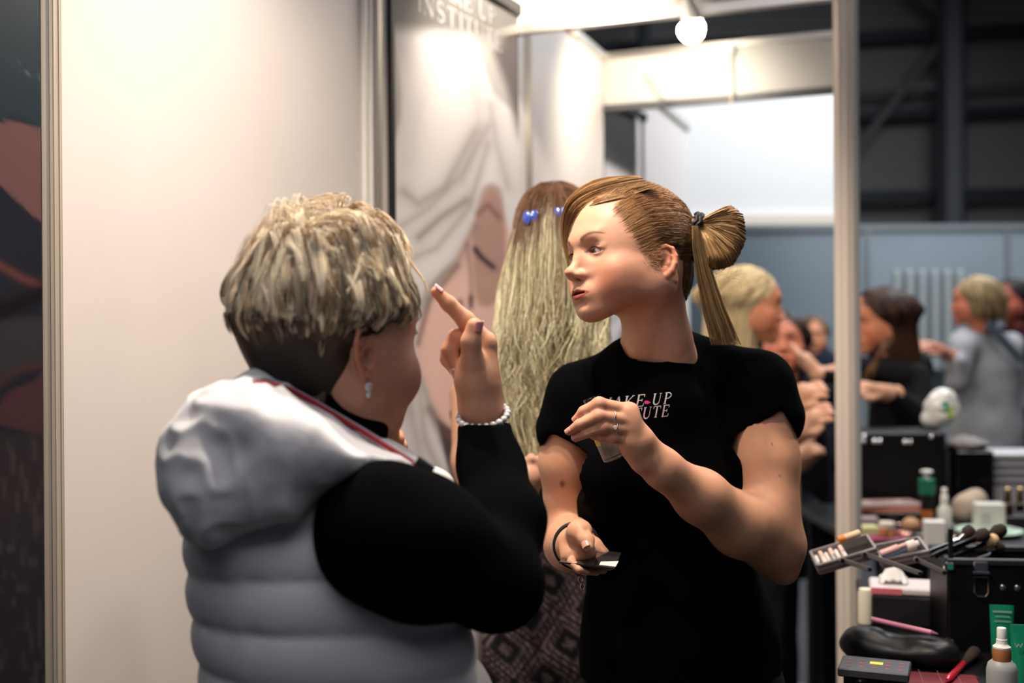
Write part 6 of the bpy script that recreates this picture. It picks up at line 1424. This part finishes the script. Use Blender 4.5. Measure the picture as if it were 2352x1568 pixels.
hb('wall_brace_low', 1960, 350, 2165, 90, 16, 13.25, mat('hall_brace', (.10, .10, .10), rough=.7)); hb('wall_brace_high', 2090, -20, 2165, 40, 16, 13.25, mat('hall_brace'))
mb = MB(); mb.box((3, 8, 8.2), (22, 16, .2)); struct(mb.build('ceiling', mat('hall_roof', (.03, .03, .035), rough=.9)))
# ---- roll-up banner standing against the wall
def hsv_mix(a, b, t): return a*(1-t[:, None])+np.asarray(b)*t[:, None]
def spl(px, py, pts, w):
    "soft mask of distance from a polyline, in picture units"
    d = np.full(len(px), 1e9)
    for (x0, y0), (x1, y1) in zip(pts[:-1], pts[1:]):
        vx, vy = x1-x0, y1-y0; t = np.clip(((px-x0)*vx+(py-y0)*vy)/(vx*vx+vy*vy+1e-9), 0, 1); d = np.minimum(d, np.hypot(px-x0-t*vx, py-y0-t*vy))
    return np.exp(-(d/w)**2)
def inpoly(px, py, pts, soft=6):
    pts = smoothcurve(list(pts)+[pts[0]], 70)[:-1]; ins = np.zeros(len(px), bool); d = np.full(len(px), 1e9); n = len(pts)
    for i in range(n):
        x0, y0 = pts[i]; x1, y1 = pts[(i+1) % n]; c = (y0 > py) != (y1 > py)
        ins ^= c & (px < (x1-x0)*(py-y0)/(y1-y0+1e-12)+x0)
        vx, vy = x1-x0, y1-y0; t = np.clip(((px-x0)*vx+(py-y0)*vy)/(vx*vx+vy*vy+1e-9), 0, 1); d = np.minimum(d, np.hypot(px-x0-t*vx, py-y0-t*vy))
    return sstep(-soft, soft, np.where(ins, d, -d))
def banner_picture(px, py):
    "a draped woman's face, printed; px, py in the banner's own picture units"
    col = np.tile([.42, .40, .385], (len(px), 1))
    drape = inpoly(px, py, [(900, 60), (1000, -20), (1080, 60), (1130, 210), (1196, 300), (1196, 620), (1150, 560), (1105, 480), (1075, 560), (1000, 640), (965, 720), (960, 850), (1000, 1000), (1060, 1120), (1110, 1250), (1120, 1600), (890, 1600), (890, 500), (920, 250)], 7)
    col = hsv_mix(col, (.72, .68, .67), drape)
    face = inpoly(px, py, [(1040, 600), (1100, 480), (1135, 440), (1175, 560), (1196, 700), (1196, 1060), (1060, 1040), (990, 920), (955, 790), (985, 690)], 5)
    col = hsv_mix(col, (.74, .48, .41), face)
    br = inpoly(px, py, [(1085, 520), (1110, 430), (1150, 440), (1160, 560), (1150, 680), (1100, 700), (1085, 620)], 8); col = hsv_mix(col, (.34, .19, .15), br*.75)
    under = inpoly(px, py, [(1000, 960), (1080, 1010), (1196, 1040), (1196, 1500), (1130, 1500), (1100, 1250), (1040, 1120)], 6); col = hsv_mix(col, (.06, .04, .05), under)
    low = inpoly(px, py, [(1100, 1300), (1196, 1300), (1196, 1700), (1090, 1700)], 20); col = hsv_mix(col, (.10, .045, .06), low)
    for pts, w, k in (([(925, 440), (960, 468), (1020, 430), (1090, 300)], 9, .55), ([(918, 520), (980, 480), (1060, 400), (1120, 290)], 6, .45), ([(960, 545), (1010, 500), (1070, 460)], 8, .75), ([(930, 600), (1000, 570), (1075, 480), (1120, 330)], 6, .5),
                      ([(965, 700), (985, 660), (1050, 600), (1090, 520)], 7, .6), ([(945, 720), (935, 900), (965, 1060), (1010, 1200)], 10, .45), ([(960, 880), (975, 1010), (1040, 1150), (1080, 1300)], 8, .5), ([(1125, 240), (1140, 330), (1165, 430)], 8, .4), ([(930, 650), (915, 800), (930, 950)], 8, .35), ([(1000, 130), (960, 250), (935, 380)], 16, .12), ([(1085, 130), (1100, 300), (1060, 420)], 10, .25)):
        col = hsv_mix(col, (.24, .20, .19), np.clip(spl(px, py, pts, w*2.6)*k*.55+spl(px, py, pts, w*.9)*k*.5, 0, 1))
    for pts, w, k, c in (([(1090, 572), (1105, 592), (1132, 614)], 7, 1.0, (.02, .02, .03)), ([(1095, 490), (1120, 470), (1145, 500)], 7, .6, (.12, .07, .06)), ([(1072, 560), (1080, 640), (1082, 690)], 6, .55, (.20, .10, .09)), ([(1056, 692), (1056, 706)], 6, .8, (.08, .03, .03)), ([(1080, 682), (1080, 704)], 6, .9, (.05, .02, .02)),
                         ([(1048, 780), (1075, 770), (1100, 790)], 9, .7, (.35, .10, .10)), ([(958, 790), (985, 690), (1050, 610)], 7, .7, (.16, .09, .08)), ([(985, 940), (1030, 1000), (1080, 1030)], 12, .6, (.16, .08, .07))):
        col = hsv_mix(col, c, spl(px, py, pts, w)*k)
    top = sstep(90, 40, py-(px-900)*.12); col = hsv_mix(col, (.075, .073, .07), top); rt = inpoly(px, py, [(1130, 120), (1200, 60), (1200, 320), (1160, 200)], 16); col = hsv_mix(col, (.11, .09, .085), rt)
    return np.clip(col, .002, 1)
def banner(name, label, a, b, ztop, zbot, pic, lettering=True):
    a = np.asarray(a, float); b = np.asarray(b, float); w = np.linalg.norm(b-a); d = (b-a)/w; n = np.array([d[1], -d[0]])
    root = thing(name, label, 'banner', ((a[0]+b[0])/2, (a[1]+b[1])/2, 0))
    NX, NZ = 110, 360; U, W = np.meshgrid(np.linspace(0, 1, NX), np.linspace(0, 1, NZ)); U, W = U.ravel(), W.ravel()
    xy = a+(b-a)*U[:, None]; z = ztop+(zbot-ztop)*W; V = np.stack([xy[:, 0], xy[:, 1], z], 1)
    i = np.arange(NX*NZ).reshape(NZ, NX); F = np.stack([i[:-1, :-1], i[1:, :-1], i[1:, 1:], i[:-1, 1:]], -1).reshape(-1, 4)
    # picture units: how the sheet reads in the photograph
    rel = V-np.array([0, 0, CAMZ]); ux = 1176+(rel@CR)/V[:, 1]*FPX; uy = 784-(rel@CU)/V[:, 1]*FPX
    if pic is None: ux = 903+292*U; uy = -130+1900*W
    o = mesh_np('printed_sheet', V, F, mat('banner_print', attr=True, rough=.28, spec=.5, coat=.15), root, banner_picture(ux, uy), smooth=False); s = o.modifiers.new('s', 'SOLIDIFY'); s.thickness = .002; s.offset = 1
    blk = mat('banner_black', (.012, .012, .014), rough=.4); R = np.stack([[d[0], d[1], 0], [-d[1], d[0], 0], [0, 0, 1.]], 1); c = (a+b)/2
    mb = MB(); mb.box((c[0], c[1], ztop+.012), (w+.03, .028, .038), R, .006); mb.build('top_rail', blk, root)
    mb = MB(); mb.box((*(a-d*.006), (ztop+zbot)/2), (.014, .012, ztop-zbot), R); mb.build('edge_strip', blk, root)
    mb = MB(); mb.box((c[0], c[1], .045), (w+.05, .20, .09), R, .02); mb.build('base', mat('base_alu', (.4, .4, .4), rough=.4, metal=.8), root)
    mb = MB(); mb.box((*(c-n*.012), ztop/2), (.02, .012, ztop), R); mb.build('pole', alu, root)
    if lettering:
        for txt, zt, h, u0, u1 in (('MAKE UP', .045, .046, .27, .78), ('INSTITUTE', .108, .050, .16, .84), ('PRAGUE', .162, .022, .36, .64)):
            Vt, Ft, Wt = text_polys(txt, 0., 1.2); Wt = Vt[:, 0].max(); uu = u0+(u1-u0)*Vt[:, 0]/Wt; xy = a+(b-a)*np.minimum(uu, .995)[:, None]+n*.003
            mesh_np('lettering', np.stack([xy[:, 0], xy[:, 1], ztop-zt+h*(Vt[:, 1]-.5)], 1), np.array(Ft), mat('letter_grey', (.36, .35, .34), rough=.5), root, smooth=False)
    return root
ba = P(906, 784, 2.62)[:2]; bb = P(1194, 784, 3.22)[:2]
banner('roll_up_banner', 'tall roll-up banner with a draped face and the make-up school lettering, behind the older woman', ba, bb, 2.345, .09, True)
# a second banner of the same kind further along, past the middle fascia
b2a = P(1388, 784, 4.50)[:2]; b2b = P(1482, 784, 4.86)[:2]
banner('roll_up_banner', 'small dim roll-up banner further back, above the head of the young woman', b2a, b2b, 2.36, .09, None, False)
# dark poster on the far-left panel: close-up of hands
def poster():
    NX, NZ = 120, 420; U, W = np.meshgrid(np.linspace(0, 1, NX), np.linspace(0, 1, NZ)); U, W = U.ravel(), W.ravel()
    t = -.96+.935*U; V = A0+WD*t[:, None]+WN*.003; z = 2.46-2.40*W; V = np.stack([V[:, 0], V[:, 1], z], 1)
    i = np.arange(NX*NZ).reshape(NZ, NX); F = np.stack([i[:-1, :-1], i[1:, :-1], i[1:, 1:], i[:-1, 1:]], -1).reshape(-1, 4)
    rel = V-np.array([0, 0, CAMZ]); Y = np.maximum(V[:, 1], .3); px = 1176+(rel@CR)/Y*FPX; py = 784-(rel@CU)/Y*FPX
    col = np.tile([.010, .012, .020], (len(px), 1)); teal = inpoly(px, py, [(-200, -100), (115, -50), (112, 290), (60, 280), (20, 270), (-40, 300), (-200, 300)], 20); col = hsv_mix(col, (.014, .024, .032), teal)
    sk = (.11, .055, .055)
    col = hsv_mix(col, sk, inpoly(px, py, [(-60, 300), (20, 278), (70, 292), (112, 320), (114, 505), (80, 500), (40, 465), (-10, 420), (-60, 400)], 4))
    col = hsv_mix(col, (.05, .022, .026), inpoly(px, py, [(-20, 950), (20, 900), (70, 878), (116, 855), (118, 1020), (60, 990), (0, 975)], 5))
    col = hsv_mix(col, (.025, .024, .030), inpoly(px, py, [(-80, 735), (116, 735), (116, 820), (40, 850), (-80, 890)], 6)); col = hsv_mix(col, (.018, .016, .020), inpoly(px, py, [(-80, 990), (30, 1000), (118, 1060), (122, 1700), (-80, 1700)], 14))
    col = hsv_mix(col, (.10, .035, .030), spl(px, py, [(-10, 605), (50, 640), (90, 655)], 10)*.8); col = hsv_mix(col, (.004, .004, .006), spl(px, py, [(-40, 730), (60, 690), (120, 660)], 22)); col = hsv_mix(col, (.045, .022, .022), spl(px, py, [(-40, 905), (40, 850), (118, 832)], 10)*.8)
    fur = sstep(.2, .8, vnoise(np.stack([px/9, py/30, px*0], 1)))*sstep(985, 1010, py)*(px < 122)*.25; col = hsv_mix(col, (.08, .075, .08), fur); col = hsv_mix(col, (.10, .12, .16), sstep(.55, .9, vnoise(np.stack([px/4, py/3, px*0+4], 1)))*inpoly(px, py, [(10, 140), (60, 140), (100, 185), (40, 180)], 8)*.5)
    o = mesh_np('wall_poster', V, F, mat('poster_print', attr=True, rough=.3, spec=.4), None, np.clip(col, .002, 1), smooth=False); tag(o, 'dark poster of hands and fabric on the panel at the far left edge', 'poster')
    s = o.modifiers.new('s', 'SOLIDIFY'); s.thickness = .002; s.offset = 1
poster()
# ---- the globe lamp under the front fascia, clip and cable on the middle one
lc = P(1588, 68, 3.0)
lamp = thing('spot_lamp', 'round glowing lamp hanging below the front white fascia', 'lamp', lc)
mb = MB(); pr = [(.001, -.036), (.014, -.034), (.026, -.026), (.034, -.012), (.037, .002), (.034, .014), (.028, .020)]; mb.lathe(lc, pr, roty(rad(-14)), 28); mb.build('bulb', mat('lamp_glow', (1, .9, .75), emit=(1, .86, .66), es=26), lamp, smooth=True)
mb = MB(); mb.lathe(lc+np.array([-.005, 0, .045]), [(.030, -.028), (.024, -.005), (.016, .02), (.012, .045)], roty(rad(-14)), 20); mb.build('socket', mat('lamp_white', (.7, .68, .64), rough=.4), lamp, smooth=True, auto=35)
mb = MB(); mb.tube(smoothcurve([lc+[-.012, 0, .08], P(1560, 0, 3.0), P(1545, -60, 3.02), P(1530, -100, 3.06)], 20), .004, 8); mb.build('cable', mat('cable_cream', (.62, .55, .45), rough=.5), lamp, smooth=True)
cc = P(1680, 112, 4.095); cl = thing('cable_clip', 'small clear plastic clip with a hanging cream cable on the middle fascia', 'clip', cc)
mb = MB(); mb.box(cc, (.022, .02, .040), roty(.15), .005); mb.build('clamp', mat('clip_white', (.75, .76, .78), rough=.2), cl)
mb = MB(); mb.tube(smoothcurve([cc+[0, 0, -.02], P(1678, 150, 4.09), P(1682, 190, 4.09), P(1680, 240, 4.09), P(1684, 262, 4.09)], 20), .0035, 8); mb.build('cable', mat('cable_cream'), cl, smooth=True)
for k, pts in enumerate(([(1250, -40), (1262, 20), (1290, 60), (1330, 84)], [(1494, 150), (1520, 190), (1545, 222)])):
    D = 3.17 if k == 0 else 4.12
    mb = MB(); mb.tube(smoothcurve([P(x, y, D) for x, y in pts], 20), .004, 8); tag(mb.build('cable', mat('cable_cream'), smooth=True), ('cream cable looping over the front white fascia' if k == 0 else 'thin cream cable lying across the middle fascia'), 'cable')
# ---- lights: warm spots on the booth, cool dim hall
def spot(loc, to, power, color, size=rad(70), blend=.5, r=.04, name='spot'):
    l = bpy.data.lights.new(name, 'SPOT'); l.energy = power; l.color = color; l.spot_size = size; l.spot_blend = blend; l.shadow_soft_size = r
    o = bpy.data.objects.new(name, l); C.objects.link(o); o.location = loc; o.rotation_euler = (Vector(to)-Vector(loc)).to_track_quat('-Z', 'Y').to_euler(); return o
def area(loc, to, power, color, sx, sy, name='area'):
    l = bpy.data.lights.new(name, 'AREA'); l.shape = 'RECTANGLE'; l.size = sx; l.size_y = sy; l.energy = power; l.color = color
    o = bpy.data.objects.new(name, l); C.objects.link(o); o.location = loc; o.rotation_euler = (Vector(to)-Vector(loc)).to_track_quat('-Z', 'Y').to_euler(); return o
WARM = (1., .86, .72)
spot((-.17, 1.62, 2.58), (.10, 1.72, 1.3), 82, WARM, rad(130), .7, .035, 'booth_spot_key')
spot((-.12, 1.28, 2.75), (-.04, 1.5, 1.3), 74, WARM, rad(80), .8, .05, 'booth_spot_front')
spot((.05, 2.75, 2.55), (.0, 3.2, 2.0), 48, WARM, rad(120), .6, .04, 'booth_spot_banner')
spot((1.15, 2.0, 2.6), (.75, 2.1, 1.0), 30, WARM, rad(100), .7, .05, 'booth_spot_right')
spot((.55, 3.7, 2.45), (.5, 4.15, 2.1), 24, (1., .87, .70), rad(150), .8, .06, 'booth_spot_back')
area((-.2, .2, 2.95), (-.1, 1.6, 1.2), 14, (.95, .93, 1.), 2.2, 1.4, 'hall_fill')
area((2.2, 5.6, 3.9), (1.4, 6.9, 2.5), 24, (1., .975, .94), 3.0, .8, 'far_booth_light')
area((1.8, 4.6, 4.2), (2.2, 5.0, 1.2), 75, (.95, .93, 1.), 3, 1.5, 'hall_overhead')
area((3.4, 7.0, 4.6), (1.5, 8.0, 1.4), 190, (.84, .93, 1.), 5, 1, 'partition_light')
area((1.8, 3.0, 2.9), (1.5, 2.6, .9), 10, (1., .86, .74), .6, .6, 'table_light')
spot((1.55, 3.0, 2.75), (1.4, 3.4, .9), 34, WARM, rad(70), .7, .04, 'added_table_spot')  # added spot without a fixture, brightens the case studs and far table
w_ = bpy.data.worlds.new('world'); bpy.context.scene.world = w_; w_.use_nodes = True; w_.node_tree.nodes['Background'].inputs[0].default_value = (.72, .78, 1, 1); w_.node_tree.nodes['Background'].inputs[1].default_value = .035
# ---------------------------------------------------------------- camera and view
cam = bpy.data.cameras.new('camera'); co = bpy.data.objects.new('camera', cam); C.objects.link(co)
cam.lens = 40; cam.sensor_width = 36; co.location = (0, 0, CAMZ)
fw = Vector((0, 1, 0)); Rm = Matrix((Vector(CR), Vector(CU), -fw)).transposed(); co.rotation_euler = Rm.to_euler()
cam.clip_start = .05; cam.clip_end = 200
cam.dof.use_dof = True; cam.dof.focus_distance = 1.63; cam.dof.aperture_fstop = 2.4
sc = bpy.context.scene; sc.camera = co
sc.view_settings.view_transform = 'Standard'; sc.view_settings.look = 'None'; sc.view_settings.gamma = 1; sc.view_settings.exposure = .15
sc.view_settings.use_curve_mapping = False
